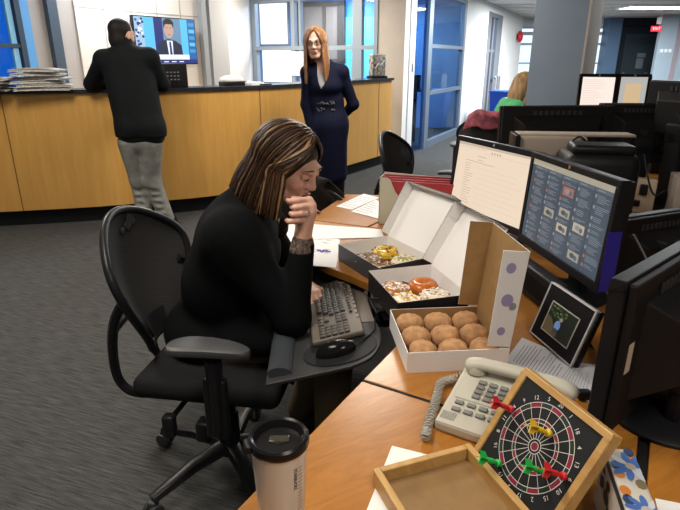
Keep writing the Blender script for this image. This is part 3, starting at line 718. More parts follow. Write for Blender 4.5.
b = MB(); a0, a1 = un(.986, -.507), un(.986, .064); b.obox((*a0, .732), Vector((*a1, 0)) - Vector((*a0, 0)), U * .0076, Vector((0, 0, .007)))
b.v = [tuple(Vector(p) - U * .0038) for p in b.v]
tag(b.build('desk_gap_strip', M['seam'], smooth=None, origin=(*a0, .735)), 'thin black strip in the seam between tumbler desk and donut desk', 'strip')
# ================================================================ monitors
def monitor(label, loc, rz, w, h, zc, tilt=0, screen=None, group=None, mats=None, back_detail=True, name='computer_monitor', depth=.05, stand=True):
    # local frame: x along the width, front faces -y, origin under the middle of the panel on the desk; zc = panel bottom height above it
    t = thing(name, label, 'monitor', loc, rz, group); th = tilt; b = MB()
    up = Vector((0, math.sin(th), math.cos(th))); bk = Vector((0, math.cos(th), -math.sin(th))); o = Vector((-w / 2, 0, zc)); X = Vector((1, 0, 0))
    def P(x, y, z): return o + X * x + bk * y + up * z
    def bar(mb, x0, x1, z0, z1, y0, y1): mb.obox(P(x0, y0, z0), X * (x1 - x0), bk * (y1 - y0), up * (z1 - z0))
    bz = .02; fb = MB()
    bar(fb, 0, w, 0, bz + .008, 0, .03); bar(fb, 0, w, h - bz, h, 0, .03); bar(fb, 0, bz, bz, h - bz, 0, .03); bar(fb, w - bz, w, bz, h - bz, 0, .03)
    fb.build('bezel', M['black'], t, smooth=None, bevel=.003)
    sb = MB()
    sb.quad(P(bz, .004, bz + .008), P(w - bz, .004, bz + .008), P(w - bz, .004, h - bz), P(bz, .004, h - bz), 0)
    sw, sh = w - 2 * bz, h - 2 * bz - .008
    if screen: screen(sb, lambda x, y, d=.001: P(bz + x * sw, .004 - d, bz + .008 + y * sh))
    sb.build('screen', mats or M['screenoff'], t, smooth=None)
    bb = MB(); bb.obox(P(.004, .03, .004), X * (w - .008), bk * .018, up * (h - .008))
    A = [P(.06, .048, .05), P(w - .06, .048, .05), P(w - .06, .048, h - .05), P(.06, .048, h - .05)]; B = [P(.1, .048 + depth, .1), P(w - .1, .048 + depth, .1), P(w - .1, .048 + depth, h - .09), P(.1, .048 + depth, h - .09)]
    bb.add(A + B, [[0, 1, 5, 4], [1, 2, 6, 5], [2, 3, 7, 6], [3, 0, 4, 7], [4, 5, 6, 7]]); back = bb.build('back_shell', M['monback'], t, smooth=None, bevel=.004)
    if back_detail:
        v = MB()
        for k in range(9): v.obox(P(w * .3 + k * w * .05, .05, h - .045), X * w * .03, bk * .003, up * .02)
        v.build('vents', M['ventgrey'], back, smooth=None)
        v = MB()
        for k in range(6): v.obox(P(.025, .049, h * .25 + k * .025), X * .03, bk * .003, up * .008)
        v.build('side_vents', M['ventgrey'], back, smooth=None)
        lg = MB(); c = P(w / 2, .05 + depth, h * .55)
        lg.text('hp', .04, lambda x, y: c + X * -x + up * y + bk * .001); lg.build('emblem', M['ventgrey'], back, smooth=None)
    if stand:
        n = MB(); n.rbox((0, .1, zc * .5 + .05), (.08, .03, zc + .12), .01); n.rbox((0, .085, zc + .1), (.1, .06, .1), .01); n.build('stand_neck', M['black'], t)
        s = MB(); s.lathe([(.11, 0), (.112, .008), (.1, .016), (.03, .022)], (0, .08, 0.0005), 32); s.build('stand_base', M['black'], t)
    lg = MB(); c = P(w / 2, -.0006, h - bz / 2); lg.lathe([(.0065, 0), (.0065, .0006)], c, 16, Matrix((X, up, -bk)).transposed()); lg.build('round_badge', M['chrome'], t)
    return t
M['monback'] = mat('monitor_back', (.009, .0085, .009), .5, spec=.25); M['ventgrey'] = mat('vent_grey', (.03, .03, .032), .6); M['screenoff'] = mat('dark_screen', (.01, .01, .012), .15)
def doc_screen(sb, T):
    def r(x0, y0, x1, y1, mi, d): sb.quad(T(x0, y0, d), T(x1, y0, d), T(x1, y1, d), T(x0, y1, d), mi)
    r(0, .955, 1, 1, 2, .0006); rg = random.Random(4)
    for k in range(9): r(.05 + k * .04, .93, .075 + k * .04, .936, 1, .001)
    for k in range(4): r(.48 + k * .035, .9, .495 + k * .035, .925, 3 + k % 2, .001)
    r(.3, .825, .42, .832, 1, .001); r(.31, .77, .39, .776, 1, .001); r(.14, .735, .36, .741, 1, .001); r(.36, .73, .54, .736, 1, .001)
    r(.4, .88, .98, .883, 2, .001)
    for k in range(17):
        y = .69 - k * .038; L = rg.uniform(.06, .14); r(.14, y, .14 + L, y + .006, 1, .001)
        if k % 2: r(.33, y, .33 + rg.uniform(.45, .62), y + .003, 2, .001)
monL = monitor('left lit monitor showing a cream document, behind the white box lids', (.562, 2.10, .74), rad(-67.5), .498, .31, .10, rad(6), doc_screen, 'hp', [E_('cream_page', (.86, .69, .53), .86), E_('page_text', (.5, .38, .28), .7), E_('page_rule', (.72, .58, .45), .7), E_('page_orange', (.7, .3, .1), .7), E_('page_green', (.35, .45, .3), .7)])
del monL['group']
def deck_screen(sb, T):
    def r(x0, y0, x1, y1, mi, d): sb.quad(T(x0, y0, d), T(x1, y0, d), T(x1, y1, d), T(x0, y1, d), mi)
    rg = random.Random(9); r(0, .955, 1, 1, 5, .0004); r(0, .93, .3, .955, 6, .0005); r(.3, .93, 1, .955, 5, .0005); r(0, 0, .03, .93, 1, .0004)
    for c in range(5):
        x0 = .04 + c * .193; r(x0, .0, x0 + .183, .925, 1, .0005); r(x0, .89, x0 + .183, .925, 2, .0007); r(x0 + .03, .903, x0 + .1, .912, 4, .001); y = .86
        while y > .05:
            r(x0 + .01, y - .035, x0 + .03, y, 4 if rg.random() < .6 else 3, .001)
            nl = rg.randint(2, 5)
            for k in range(nl): r(x0 + .04, y - .006 - k * .018, x0 + .04 + rg.uniform(.07, .135), y - k * .018, 4, .001)
            y -= nl * .018 + .012
            if rg.random() < .3 and y > .16:
                mi = rg.choice([3, 6, 7]); r(x0 + .035, y - .1, x0 + .165, y, mi, .001); polyT(disc(x0 + .09, y - .05, .03, .03, 10), sb, lambda a, b_: T(a, b_, .0014), rg.choice([4, 1, 3])); polyT(disc(x0 + .13, y - .06, .02, .03, 10), sb, lambda a, b_: T(a, b_, .0014), 2); y -= .12
            y -= .015
monR = monitor('right lit monitor showing dark columns of posts, above the photo frame', (.658, 1.592, .74), rad(-81.6), .48, .31, .112, rad(3.2), deck_screen, None, [E_('deck_bg', (.035, .055, .08), .8), E_('deck_col', (.05, .075, .105), .85), E_('deck_head', (.09, .12, .15), .9), E_('deck_red', (.45, .16, .12), .7), E_('deck_text', (.30, .34, .38), .65), E_('deck_bar', (.4, .36, .28), .8), E_('deck_tab', (.5, .42, .3), .8), E_('deck_pic', (.38, .34, .26), .8)])
b = MB(); b.obox((.2402, .004, .116), (.001, 0, 0), (0, .04, 0), (0, 0, .17)); b.build('blue_glow_side', mat('painted_blue_glow', (.02, .02, .28), .4), monR, smooth=None)  # blue light on the monitor side, painted as a coloured sheet
# big dark monitor seen from behind, right edge
mR = monitor('large black monitor seen from behind at the right edge, near the dartboard', (.631, 1.029, .74), rad(41 + 180), .40, .31, .035, rad(0), None, None, None, True, depth=.07)
b = MB(); b.obox((.190, .0485, .165), (-.022, 0, 0), (0, .001, 0), (0, 0, .06)); b.build('sticker', mat('cream_sticker', (.5, .42, .32), .6), [c for c in mR.children if c.name.startswith('back_shell')][0], smooth=None)
# backs of the monitors across
mA = monitor('wide black monitor back below the pillar, with a faint round emblem', (1.07, 2.78, .74), rad(184), .57, .34, .155, rad(-3), None, None, None, True)
mB_ = monitor('black monitor back to the right of the pillar, overlapping its neighbour', (1.52, 2.86, .74), rad(178), .40, .30, .2, rad(-3), None, None, None, True)
mC = monitor('black monitor edge at the right border with a pale sticker', (1.70, 2.70, .74), rad(115), .46, .34, .27, rad(0), None, None, None, True)
b = MB(); b.obox((-.23 + .05, .0485, .36), (.03, 0, 0), (0, .001, 0), (0, 0, .09)); b.build('sticker', mat('pale_sticker', (.55, .55, .5), .6), [c for c in mC.children if c.name.startswith('back_shell')][0], smooth=None)
mD = monitor('black monitor with its back turned in the dark right middle of the desks', (1.02, 1.74, .74), rad(203), .40, .22, .02, rad(0), None, None, None, True)
# far pair of lit screens
def cal_screen(sb, T):
    rg = random.Random(5)
    for k in range(16): y = .9 - k * .055; sb.quad(T(.05, y), T(.05 + rg.uniform(.3, .9), y), T(.05 + .5, y + .008), T(.05, y + .008), 1)
monitor('pale lit screen just right of the pillar in the background', (1.70, 3.75, .74), rad(-6), .245, .25, .37, rad(3), cal_screen, None, [E_('pink_page', (.95, .8, .72), .95), E_('pink_text', (.7, .5, .42), .8)])
def cal2(sb, T): sb.quad(T(.2, .0), T(.8, .0), T(.8, .8), T(.2, .8), 1)
monitor('lit screen with a tan page beside the pale screen in the background', (1.915, 3.72, .74), rad(-14), .20, .25, .37, rad(3), cal2, None, [E_('grey_page', (.5, .5, .48), .8), E_('tan_page', (.72, .52, .3), .8)])
# stand arm / grey bracket below the wide back
t = thing('desk_riser', 'grey metal bracket shelf below the wide black monitor back', 'shelf', (.80, 2.50, .74), rad(-6))
b = MB(); b.rbox((.145, 0, .345), (.29, .12, .085), .01); b.rbox((.25, .02, .392), (.5, .1, .012), .004); b.build('shelf_box', mat('taupe_metal', (.42, .36, .3), .5), t)
b = MB(); b.box((.02, 0, .152), (.03, .1, .304)); b.box((.26, 0, .152), (.03, .1, .304)); b.build('bracket_leg', M['black'], t, smooth=None)
MB().rbox((-.012, -.01, .345), (.022, .15, .105), .006).build('end_cap', M['black'], t)
t = thing('desk_printer', 'low black machine behind the right lit monitor', 'printer', (1.06, 2.26, .74), rad(-10))
MB().rbox((0, 0, .19), (.29, .26, .34), .05).build('body', M['monback'], t); MB().rbox((0, -.04, .37), (.24, .14, .04), .018).build('lid', M['black'], t); MB().box((0, -.13, .02), (.2, .05, .04)).build('tray', M['black'], t, smooth=None)
# cables
def cable(label, pts, r=.004, m=None, name='cable'):
    t = MB().tube(spline(pts, 6), r, 6).build(name, m or M['black'], origin=pts[0]); return tag(t, label, 'cable', 'computer cables')
cable('black cable looping down behind the grey bracket', [(.98, 2.41, 1.03), (1.0, 2.40, 1.10), (1.05, 2.40, 1.13), (1.13, 2.42, 1.03), (1.22, 2.42, .9), (1.26, 2.4, .746)])
cable('black cable hanging at the right beside the pale wall socket', [(1.36, 2.45, 1.05), (1.37, 2.4, .95), (1.40, 2.38, .88), (1.44, 2.36, .9), (1.43, 2.34, .82), (1.42, 2.33, .746)])
cable('thin grey cable drooping beside the monitor edge with the painted blue glow', [(.80, 1.42, 1.0), (.84, 1.40, .93), (.86, 1.38, .87), (.85, 1.33, .80), (.83, 1.3, .745)], .003, mat('grey_cable', (.2, .18, .18), .5))
cable('tangled dark cable on the desk behind the photo frame', [(.72, 1.33, .746), (.78, 1.30, .752), (.75, 1.24, .747), (.8, 1.22, .758), (.84, 1.26, .747)], .003)
t = thing('power_strip', 'cream power strip between the dark monitors at the right', 'power strip', (1.47, 2.60, .7405), rad(-25))
MB().rbox((0, 0, .085), (.11, .05, .17), .008).build('body', mat('cream_plastic', (.55, .45, .33), .5), t)
MB().rbox((0, -.035, .12), (.035, .03, .05), .006).build('plug', M['black'], t); MB().rbox((-.02, -.03, .05), (.03, .02, .03), .006).build('plug', M['black'], t)
t = thing('paper_tray', 'pile of pale papers behind the dark monitors at the right border', 'papers', (1.66, 2.50, .7405), rad(-20))
MB().rbox((.03, 0, .1), (.26, .16, .2), .004).build('paper_pile', mat('pinkish_paper', (.45, .38, .34), .7, var=.15, scale=20), t)
# dark bookcase items far right: stacked books above the distant desk
for k, (x, z, w, lb) in enumerate(((2.12, 1.125, .14, 'pale folded item topmost on the far pile by the tan screen'), (2.12, 1.09, .16, 'dark item under the pale one on the far pile'), (2.2, 1.055, .3, 'flat grey folder lowest on the far pile'))):
    tag(MB().rbox((x, 3.66, z), (w, .2, .03), .006).build('folder', M['greypanel'] if k != 1 else M['black'], origin=(x, 3.66, z)), lb, 'folder')
t = thing('cabinet', 'black low cabinet under the far pile of folders', 'cabinet', (2.33, 3.7, .74), 0)
MB().rbox((0, 0, .15), (.6, .3, .29), .01).build('body', M['monback'], t); MB().box((0, -.152, .15), (.5, .006, .24)).build('door', M['black'], t, smooth=None)
# blue recycling bin
t = thing('recycling_bin', 'blue recycling bin with wire handles against the white wall', 'bin', (3.42, 12.0, 0), rad(64))
b = MB(); w = [(.2, .16), (.25, .2)]
for (rx, ry), z0 in ((w[0], 0), (w[1], .78)): pass
vs = []
for (rx, ry), z in ((( .19, .16), 0), ((.25, .21), .8), ((.235, .195), .8), ((.18, .15), .03)): vs += [(-rx, -ry, z), (rx, -ry, z), (rx, ry, z), (-rx, ry, z)]
b.add(vs, [[3, 2, 1, 0]] + [[k * 4 + i, k * 4 + (i + 1) % 4, k * 4 + 4 + (i + 1) % 4, k * 4 + 4 + i] for k in range(3) for i in range(4)] + [[12, 13, 14, 15]]); b.build('body', mat('blue_plastic', (.01, .06, .42), .45), t, smooth=None, bevel=.006)
MB().box((0, 0, .81), (.54, .46, .03)).build('rim', mat('blue_rim', (.02, .1, .5), .45), t, smooth=None)
for x in (-.12, .1):
    MB().tube(spline([(x - .05, .1, .8), (x - .05, .1, 1.05), (x, .1, 1.14), (x + .05, .1, 1.05), (x + .05, .1, .8)], 5), .012, 8).build('wire_handle', M['chrome'], t)

t = thing('shade_bar', 'added long black bar standing in for shade below the right lit monitor', 'filler', (.608, 1.63, .74), rad(-81.6))  # added black bar, stands in for shade under the monitor
MB().rbox((0, 0, .05), (.40, .05, .1), .012).build('bar_body', M['black'], t); MB().box((0, -.0255, .052), (.36, .002, .06)).build('bar_front', M['blackmatte'], t, smooth=None)
MB().lathe([(.006, 0), (.006, .004)], (.17, -.024, .05), 14, rotm('X', 90)).build('bar_knob', M['frameplastic'], t)
# ================================================================ donut boxes
M['kraft'] = mat('kraft_card', (.36, .215, .085), .8, var=.08, scale=40); M['whitecard'] = mat('white_card', (.84, .83, .82), .55)
M['slatecard'] = mat('slate_printed_card', (.055, .06, .068), .45); M['blackcard'] = mat('black_printed_card', (.012, .012, .014), .4)
def sheet(mb, a, b_, c, d, th, inner=0, outer=1):
    # panel a-b-c-d, its inner face first, thickness away from the inner side
    a, b_, c, d = map(Vector, (a, b_, c, d)); n = (b_ - a).cross(d - a).normalized() * th; k = [a, b_, c, d]; o = [p - n for p in k]
    mb.add(k, [[0, 1, 2, 3]], inner); mb.add(o, [[3, 2, 1, 0]], outer)
    for i in range(4): j = (i + 1) % 4; mb.add([k[i], o[i], o[j], k[j]], [[0, 1, 2, 3]], outer)
def donut_box(label, X, Y, yaw, w, d, h, la, inner, outer, lidh, flap=.045, frontflap=True, topflap=True):
    t = thing('donut_box', label, 'box', (X, Y, .74), rad(yaw)); th = .002; mats = [inner, outer]
    b = MB(); z0 = .003
    sheet(b, (0, 0, z0), (w, 0, z0), (w, d, z0), (0, d, z0), th); b.build('box_floor', mats, t, smooth=None)
    b = MB()
    sheet(b, (0, 0, 0), (0, d, 0), (0, d, h), (0, 0, h), th) if False else None
    sheet(b, (0, d, 0), (0, 0, 0), (0, 0, h), (0, d, h), -th)
    sheet(b, (0, 0, 0), (w, 0, 0), (w, 0, h), (0, 0, h), -th)
    sheet(b, (w, 0, 0), (w, d, 0), (w, d, h), (w, 0, h), -th)
    sheet(b, (w, d, 0), (0, d, 0), (0, d, h), (w, d, h), -th)
    b.build('box_wall', [inner, outer], t, smooth=None)
    ca, sa = math.cos(rad(la)), math.sin(rad(la)); ld = Vector((ca, 0, sa)); ln = Vector((-sa, 0, ca)); H0 = Vector((w, 0, h))
    def L(u, y, f): return H0 + ld * u + Vector((0, y, 0)) + ln * f
    b = MB(); sheet(b, L(0, 0, 0), L(0, d, 0), L(lidh, d, 0), L(lidh, 0, 0), -th)
    b.f = [f for f in b.f]
    lid = b.build('lid', mats, t, smooth=None)
    g = .004; f = MB(); sheet(f, L(g, d, 0), L(g, d, flap * .9), L(lidh, d, flap), L(lidh, d, 0), -th)
    f.build('lid_flap', mats, lid, smooth=None)
    if frontflap: f = MB(); sheet(f, L(g, 0, 0), L(lidh, 0, 0), L(lidh, 0, flap), L(g, 0, flap * .9), -th); f.build('lid_flap', mats, lid, smooth=None)
    if topflap: f = MB(); sheet(f, L(lidh, 0, 0), L(lidh, d, 0), L(lidh, d, flap), L(lidh, 0, flap), -th); f.build('lid_flap', mats, lid, smooth=None)
    if topflap:   # folded corner tabs
        f = MB(); sheet(f, L(lidh - .05, d - .003, .004), L(lidh - .05, d - .003, flap - .004), L(lidh - .004, d - .003, flap - .004), L(lidh - .004, d - .003, .004), .001)
        f.build('corner_tab', inner, lid, smooth=None)
    return t, lid, L
t3, lid3, L3 = donut_box('open white donut box with brown inside holding nine sugared donuts', .162, 1.14, 5.1, .246, .236, .055, 85, M['kraft'], M['whitecard'], .246, .062, True, False)
dots = [mat('lilac_ink', (.36, .3, .52), .6), mat('grey_lilac_ink', (.3, .28, .34), .6)]
for u, f, r, mi in ((.205, .036, .013, 0), (.125, .03, .016, 0), (.11, .014, .01, 1), (.045, .03, .011, 0)):
    c = L3(u, -.0027, f); ldv = (L3(1, 0, 0) - L3(0, 0, 0)); lnv = L3(0, 0, 1) - L3(0, 0, 0)
    MB().add([c + ldv * r * math.cos(2 * PI * k / 18) + lnv * r * .9 * math.sin(2 * PI * k / 18) for k in range(18)], [list(range(18))]).build('printed_dot', dots[mi], lid3, smooth=None)
t2, lid2, L2 = donut_box('open black donut box of iced donuts, the middle of the three boxes', .163, 1.392, 15.8, .218, .255, .068, 60, M['whitecard'], M['blackcard'], .218, .045, False)
t1, lid1, L1 = donut_box('open slate grey donut box, furthest of the three, on the white papers', .127, 1.680, 28.5, .217, .275, .063, 58, M['whitecard'], M['slatecard'], .217, .045, False)
M['sugar'] = mat('sugared_dough', (.46, .25, .115), .9, var=.35, scale=45, bump=.3, bscale=420)
M['dough'] = mat('fried_dough', (.33, .13, .03), .6, var=.4, scale=30)
def puff(name, label, c, r, hz, m, group, seed):
    rg = random.Random(seed); b = MB(); ph = [rg.uniform(0, 6) for _ in range(4)]; vs = []; fs = []; nu, nv = 24, 14
    for j in range(nv + 1):
        t = PI * j / nv
        for i in range(nu):
            a = 2 * PI * i / nu; rr_ = r * (1 + .05 * math.sin(2 * a + ph[0]) + .03 * math.sin(3 * a + ph[1]))
            st, ct = math.sin(t), math.cos(t); st = abs(st) ** .75; x = rr_ * st * math.cos(a); y = rr_ * st * math.sin(a)
            z = hz * (abs(ct) ** .85) * (1 if ct > 0 else -1) + .002 * math.sin(9 * a + ph[2]) * st
            vs.append((x, y, z + hz))
    for j in range(nv):
        for i in range(nu): fs.append([j * nu + i, (j + 1) * nu + i, (j + 1) * nu + (i + 1) % nu, j * nu + (i + 1) % nu])
    o = b.add(vs, fs).build(name, m, loc=c); o.rotation_euler.z = rg.uniform(0, 6)
    return tag(o, label, 'donut', group)
rows = ['front', 'middle', 'back']; cols = ['left', 'centre', 'right']
Mb = wmat(t3)
for j in range(3):
    for i in range(3):
        p = Mb @ Vector((.045 + i * .078, .041 + j * .0765, .0035))
        puff('sugared_donut', 'sugared donut in the %s row, %s, of the brown lined box' % (rows[j], cols[i]), tuple(p), .0375, .026, M['sugar'], 'sugared donuts in the brown lined box', i * 3 + j)
def iced(label, c, seed, icing, bits, R=.036, r=.0235):
    rg = random.Random(seed); t = thing('iced_donut', label, 'donut', c, rg.uniform(0, 6), 'iced donuts')
    def torus(Rr, rr_, a0, a1, z0, wob):
        b = MB(); nu, nv = 28, 12
        def fn(u, v):
            a = 2 * PI * u; th = a0 + (a1 - a0) * v; q = Rr * .55 + (rr_ + wob * math.sin(5 * a + seed)) * math.cos(th)
            return ((Rr * .45 + q) * math.cos(a), (Rr * .45 + q) * math.sin(a), z0 + rr_ * .95 * math.sin(th))
        vs = [fn(i / nu, j / nv) for j in range(nv + 1) for i in range(nu)]
        fs = [[j * nu + i, j * nu + (i + 1) % nu, (j + 1) * nu + (i + 1) % nu, (j + 1) * nu + i] for j in range(nv) for i in range(nu)]
        return b.add(vs, fs)
    torus(R * .62, r, -PI, PI, r, .0006).build('dough_ring', M['dough'], t)
    torus(R * .62, r + .0015, -.15, PI + .15, r + .0015, .0012).build('icing', icing, t)
    b = MB()
    for k in range(0 if len(bits) < 2 else 100):
        a = rg.uniform(0, 2 * PI); q = rg.uniform(.1, 1); th = PI * q; rad_ = R * .62 + (r + .003) * math.cos(th); z = r + .001 + (r + .003) * math.sin(th) * .95
        s = rg.uniform(.002, .0046); Rm = Matrix.Rotation(rg.uniform(0, 6), 3, 'Z') @ Matrix.Rotation(rg.uniform(-.5, .5), 3, 'X')
        b.rbox((rad_ * math.cos(a), rad_ * math.sin(a), z), (s * 2.4, s * 1.3, s), s * .3, Rm, k % len(bits), n=1)
    if len(bits) > 1: b.build('topping', bits, t, smooth=None)
    return t
gl = lambda n, c: mat(n, c, .25, var=.25, scale=60)
cream, yel, orange, choc, green, cook = mat('cream_icing', (.72, .62, .48), .4), gl('yellow_icing', (.72, .45, .05)), gl('orange_glaze', (.48, .13, .02)), gl('brown_glaze', (.16, .06, .02)), mat('green_bits', (.25, .4, .1), .6), mat('cookie_crumb', (.34, .24, .15), .8)
white_, dark = mat('white_bits', (.8, .76, .7), .5), mat('dark_bits', (.06, .03, .02), .5)
Mb = wmat(t2)
for (x, y, lb, ic, bits) in ((.055, .07, 'yellow drizzled donut in the left front of the black box', cream, [yel, white_, yel]), (.055, .165, 'donut with a white cream crown in the left back of the black box', gl('amber_glaze', (.4, .17, .05)), [white_, white_, white_, cook]),
                             (.155, .08, 'donut with white chips in the right front of the black box', cream, [white_, white_, white_, cook]), (.155, .175, 'plain orange glazed donut in the right back of the black box', orange, [orange])):
    iced(lb, tuple(Mb @ Vector((x, y, .0035))), int(x * 1000 + y * 100), ic, bits, .043, .0215)
Mb = wmat(t1)
for (x, y, lb, ic, bits) in ((.05, .05, 'brown glazed donut at the front left of the slate grey box', gl('toffee_glaze', (.36, .15, .05)), [choc, cook, cook]), (.05, .15, 'crumb covered donut at the back left of the slate grey box', cook, [cook, white_, dark]),
                             (.155, .07, 'donut with green and white chips in the right of the slate grey box', cream, [green, white_, yel]), (.15, .19, 'donut with thick yellow topping in the slate grey box', yel, [yel, yel, dark])):
    iced(lb, tuple(Mb @ Vector((x, y, .0035))), int(x * 900 + y * 130), ic, bits, .043, .0215)
# ================================================================ steel tumbler
t = thing('tumbler', 'white steel coffee tumbler with black lid at the near desk corner', 'cup', (-.0905, .668, .74))
def rp(z): return .0325 + (.0415 - .0325) * (z / .172) ** .9
b = MB(); b.lathe([(.030, 0), (.0325, .003)] + [(rp(z), z) for z in (.02, .05, .08, .11, .14, .165, .172)], n=48); b.build('body', mat('pearl_white_steel', (.74, .70, .63), .3, .1), t)
b = MB(); b.lathe([(.0415, .172), (.0445, .175), (.0455, .179), (.0445, .187), (.041, .190), (.0375, .188), (.0355, .182), (.034, .176), (.0, .1755)], n=48, caps=False); lid = b.build('lid', mat('gloss_black_lid', (.012, .012, .013), .22), t)
b = MB(); b.rbox((-.043, -.014, .179), (.012, .024, .014), .004, rotm('Z', 20)); b.build('lid_tab', M['black'], lid)
b = MB(); b.tube([(-.012, .0, .1762), (0, -.004, .1762), (.012, .002, .1762)], .0014, 6); b.rbox((.0, .006, .1765), (.03, .014, .003), .001); b.build('sip_slot', mat('smoky_lid', (.05, .045, .035), .12), lid)
def onc(phi0):
    def T(x, y):
        z = .134 - x; a = phi0 + y / .039; r = rp(max(z, 0)) + .0004; return (r * math.cos(a), r * math.sin(a), z)
    return T
b = MB(); b.text('STARBUCKS', .0072, onc(rad(-50)), bold=.00022); b.build('lettering', mat('dark_grey_print', (.03, .03, .03), .5), t, smooth=None)
b = MB(); rg = random.Random(3)
for k in range(13):
    z = .152 - k * .0065; T = onc(rad(-33)); y1 = rg.uniform(.002, .008); b.quad(T(.134 - z, -.006), T(.134 - z, y1 * .4), T(.134 - z + .0022, y1 * .4), T(.134 - z + .0022, -.006))
b.build('fine_print', mat('faint_grey_print', (.36, .33, .3), .5), t, smooth=None)
# ================================================================ folding dartboard case
DP = Vector((.245, .843, .741)); DYAW = rad(-69.8); DT = rad(31.7); DW, DH = .207, .2
M['pine'] = wood('pine_frame', (.44, .25, .08), (.60, .37, .13), .45, 0, (6, 30, 30), .8); M['pine2'] = mat('case_inner_board', (.25, .145, .055), .7, var=.12, scale=25)
t = thing('dartboard_case', 'open pine dartboard case with a small black dartboard standing in it', 'dartboard', tuple(DP), DYAW)
tr = MB(); h = .034; w = .013
for x0, y0, dx, dy in ((0, -DH, DW, w), (0, -w - .002, DW, w), (0, -DH + w + .0002, w, DH - 2 * w - .0024), (DW - w, -DH + w + .0002, w, DH - 2 * w - .0024)): tr.obox((x0, y0, 0), (dx, 0, 0), (0, dy, 0), (0, 0, h))
tray = tr.build('lower_tray_frame', M['pine'], t, smooth=None, bevel=.002)
MB().obox((w, -DH + w, .006), (DW - 2 * w, 0, 0), (0, DH - 2 * w, 0), (0, 0, .004)).build('tray_floor', M['pine2'], t, smooth=None)
upv = Vector((0, math.sin(DT), math.cos(DT))); bkv = Vector((0, math.cos(DT), -math.sin(DT)))
def BP(x, z, f=0): return Vector((x, 0, .004)) + upv * z - bkv * f     # f = towards the viewer
fr = MB(); fw = .0125
for x0, z0, dx, dz in ((0, 0, DW, fw), (0, DH - fw, DW, fw), (0, fw, fw, DH - 2 * fw), (DW - fw, fw, fw, DH - 2 * fw)): fr.obox(BP(x0, z0, .002), Vector((dx, 0, 0)), bkv * .026, upv * dz)
fr.build('board_frame', M['pine'], t, smooth=None, bevel=.002)
bd = MB(); bd.obox(BP(fw, fw, -.002), Vector((DW - 2 * fw, 0, 0)), bkv * .006, upv * (DH - 2 * fw)); board = bd.build('dartboard_face', mat('dartboard_black', (.02, .022, .024), .5), t, smooth=None)
cx, cz = DW / 2, DH / 2
def ring(mb, r0, r1, a0, a1, f, mi=0, n=6):
    for k in range(n):
        a, c = a0 + (a1 - a0) * k / n, a0 + (a1 - a0) * (k + 1) / n
        mb.quad(BP(cx + r0 * math.cos(a), cz + r0 * math.sin(a), f), BP(cx + r1 * math.cos(a), cz + r1 * math.sin(a), f), BP(cx + r1 * math.cos(c), cz + r1 * math.sin(c), f), BP(cx + r0 * math.cos(c), cz + r0 * math.sin(c), f), mi)
sg = MB()
for k in range(20):
    a0, a1 = PI / 2 + (k - .5) * PI / 10, PI / 2 + (k + .5) * PI / 10
    for r0, r1 in ((.0668, .0755), (.0402, .0468)): ring(sg, r0, r1, a0, a1, -.0015, 0 if k % 2 == 0 else 1, 4)
ring(sg, 0, .0075, 0, 2 * PI, -.0015, 0, 20)
sg.build('scoring_ring', [mat('board_red', (.25, .015, .045), .5), mat('board_green', (.012, .035, .02), .5)], board, smooth=None)
wr = MB()
for r in (.0755, .0668, .0468, .0402, .0125, .0075): ring(wr, r - .0006, r + .0006, 0, 2 * PI, -.001, 0, 48)
for k in range(20):
    a = PI / 2 + (k + .5) * PI / 10; c, s = math.cos(a), math.sin(a); q = .0005
    wr.quad(BP(cx + .0125 * c - q * s, cz + .0125 * s + q * c, -.001), BP(cx + .0125 * c + q * s, cz + .0125 * s - q * c, -.001), BP(cx + .0755 * c + q * s, cz + .0755 * s - q * c, -.001), BP(cx + .0755 * c - q * s, cz + .0755 * s + q * c, -.001))
wr.build('white_lines', mat('line_white', (.7, .68, .66), .5), board, smooth=None)
nb = MB()
for k, num in enumerate((20, 1, 18, 4, 13, 6, 10, 15, 2, 17, 3, 19, 7, 16, 8, 11, 14, 9, 12, 5)):
    a = PI / 2 - k * PI / 10; ro = a - PI / 2
    def T(x, y, a=a, ro=ro): return BP(cx + .0835 * math.cos(a) + x * math.cos(ro) - y * math.sin(ro), cz + .0835 * math.sin(a) + x * math.sin(ro) + y * math.cos(ro), -.0012)
    nb.text(str(num), .0108, T)
nb.build('numbers', mat('number_white', (.72, .72, .7), .5), board, smooth=None)
hb = MB()
for x in (.045, DW - .045): hb.obox((x - .012, -.004, h * .2), (.024, 0, 0), (0, .005, 0), (0, 0, .012))
hb.build('hinge', mat('brass', (.5, .36, .13), .35, .9), t, smooth=None)
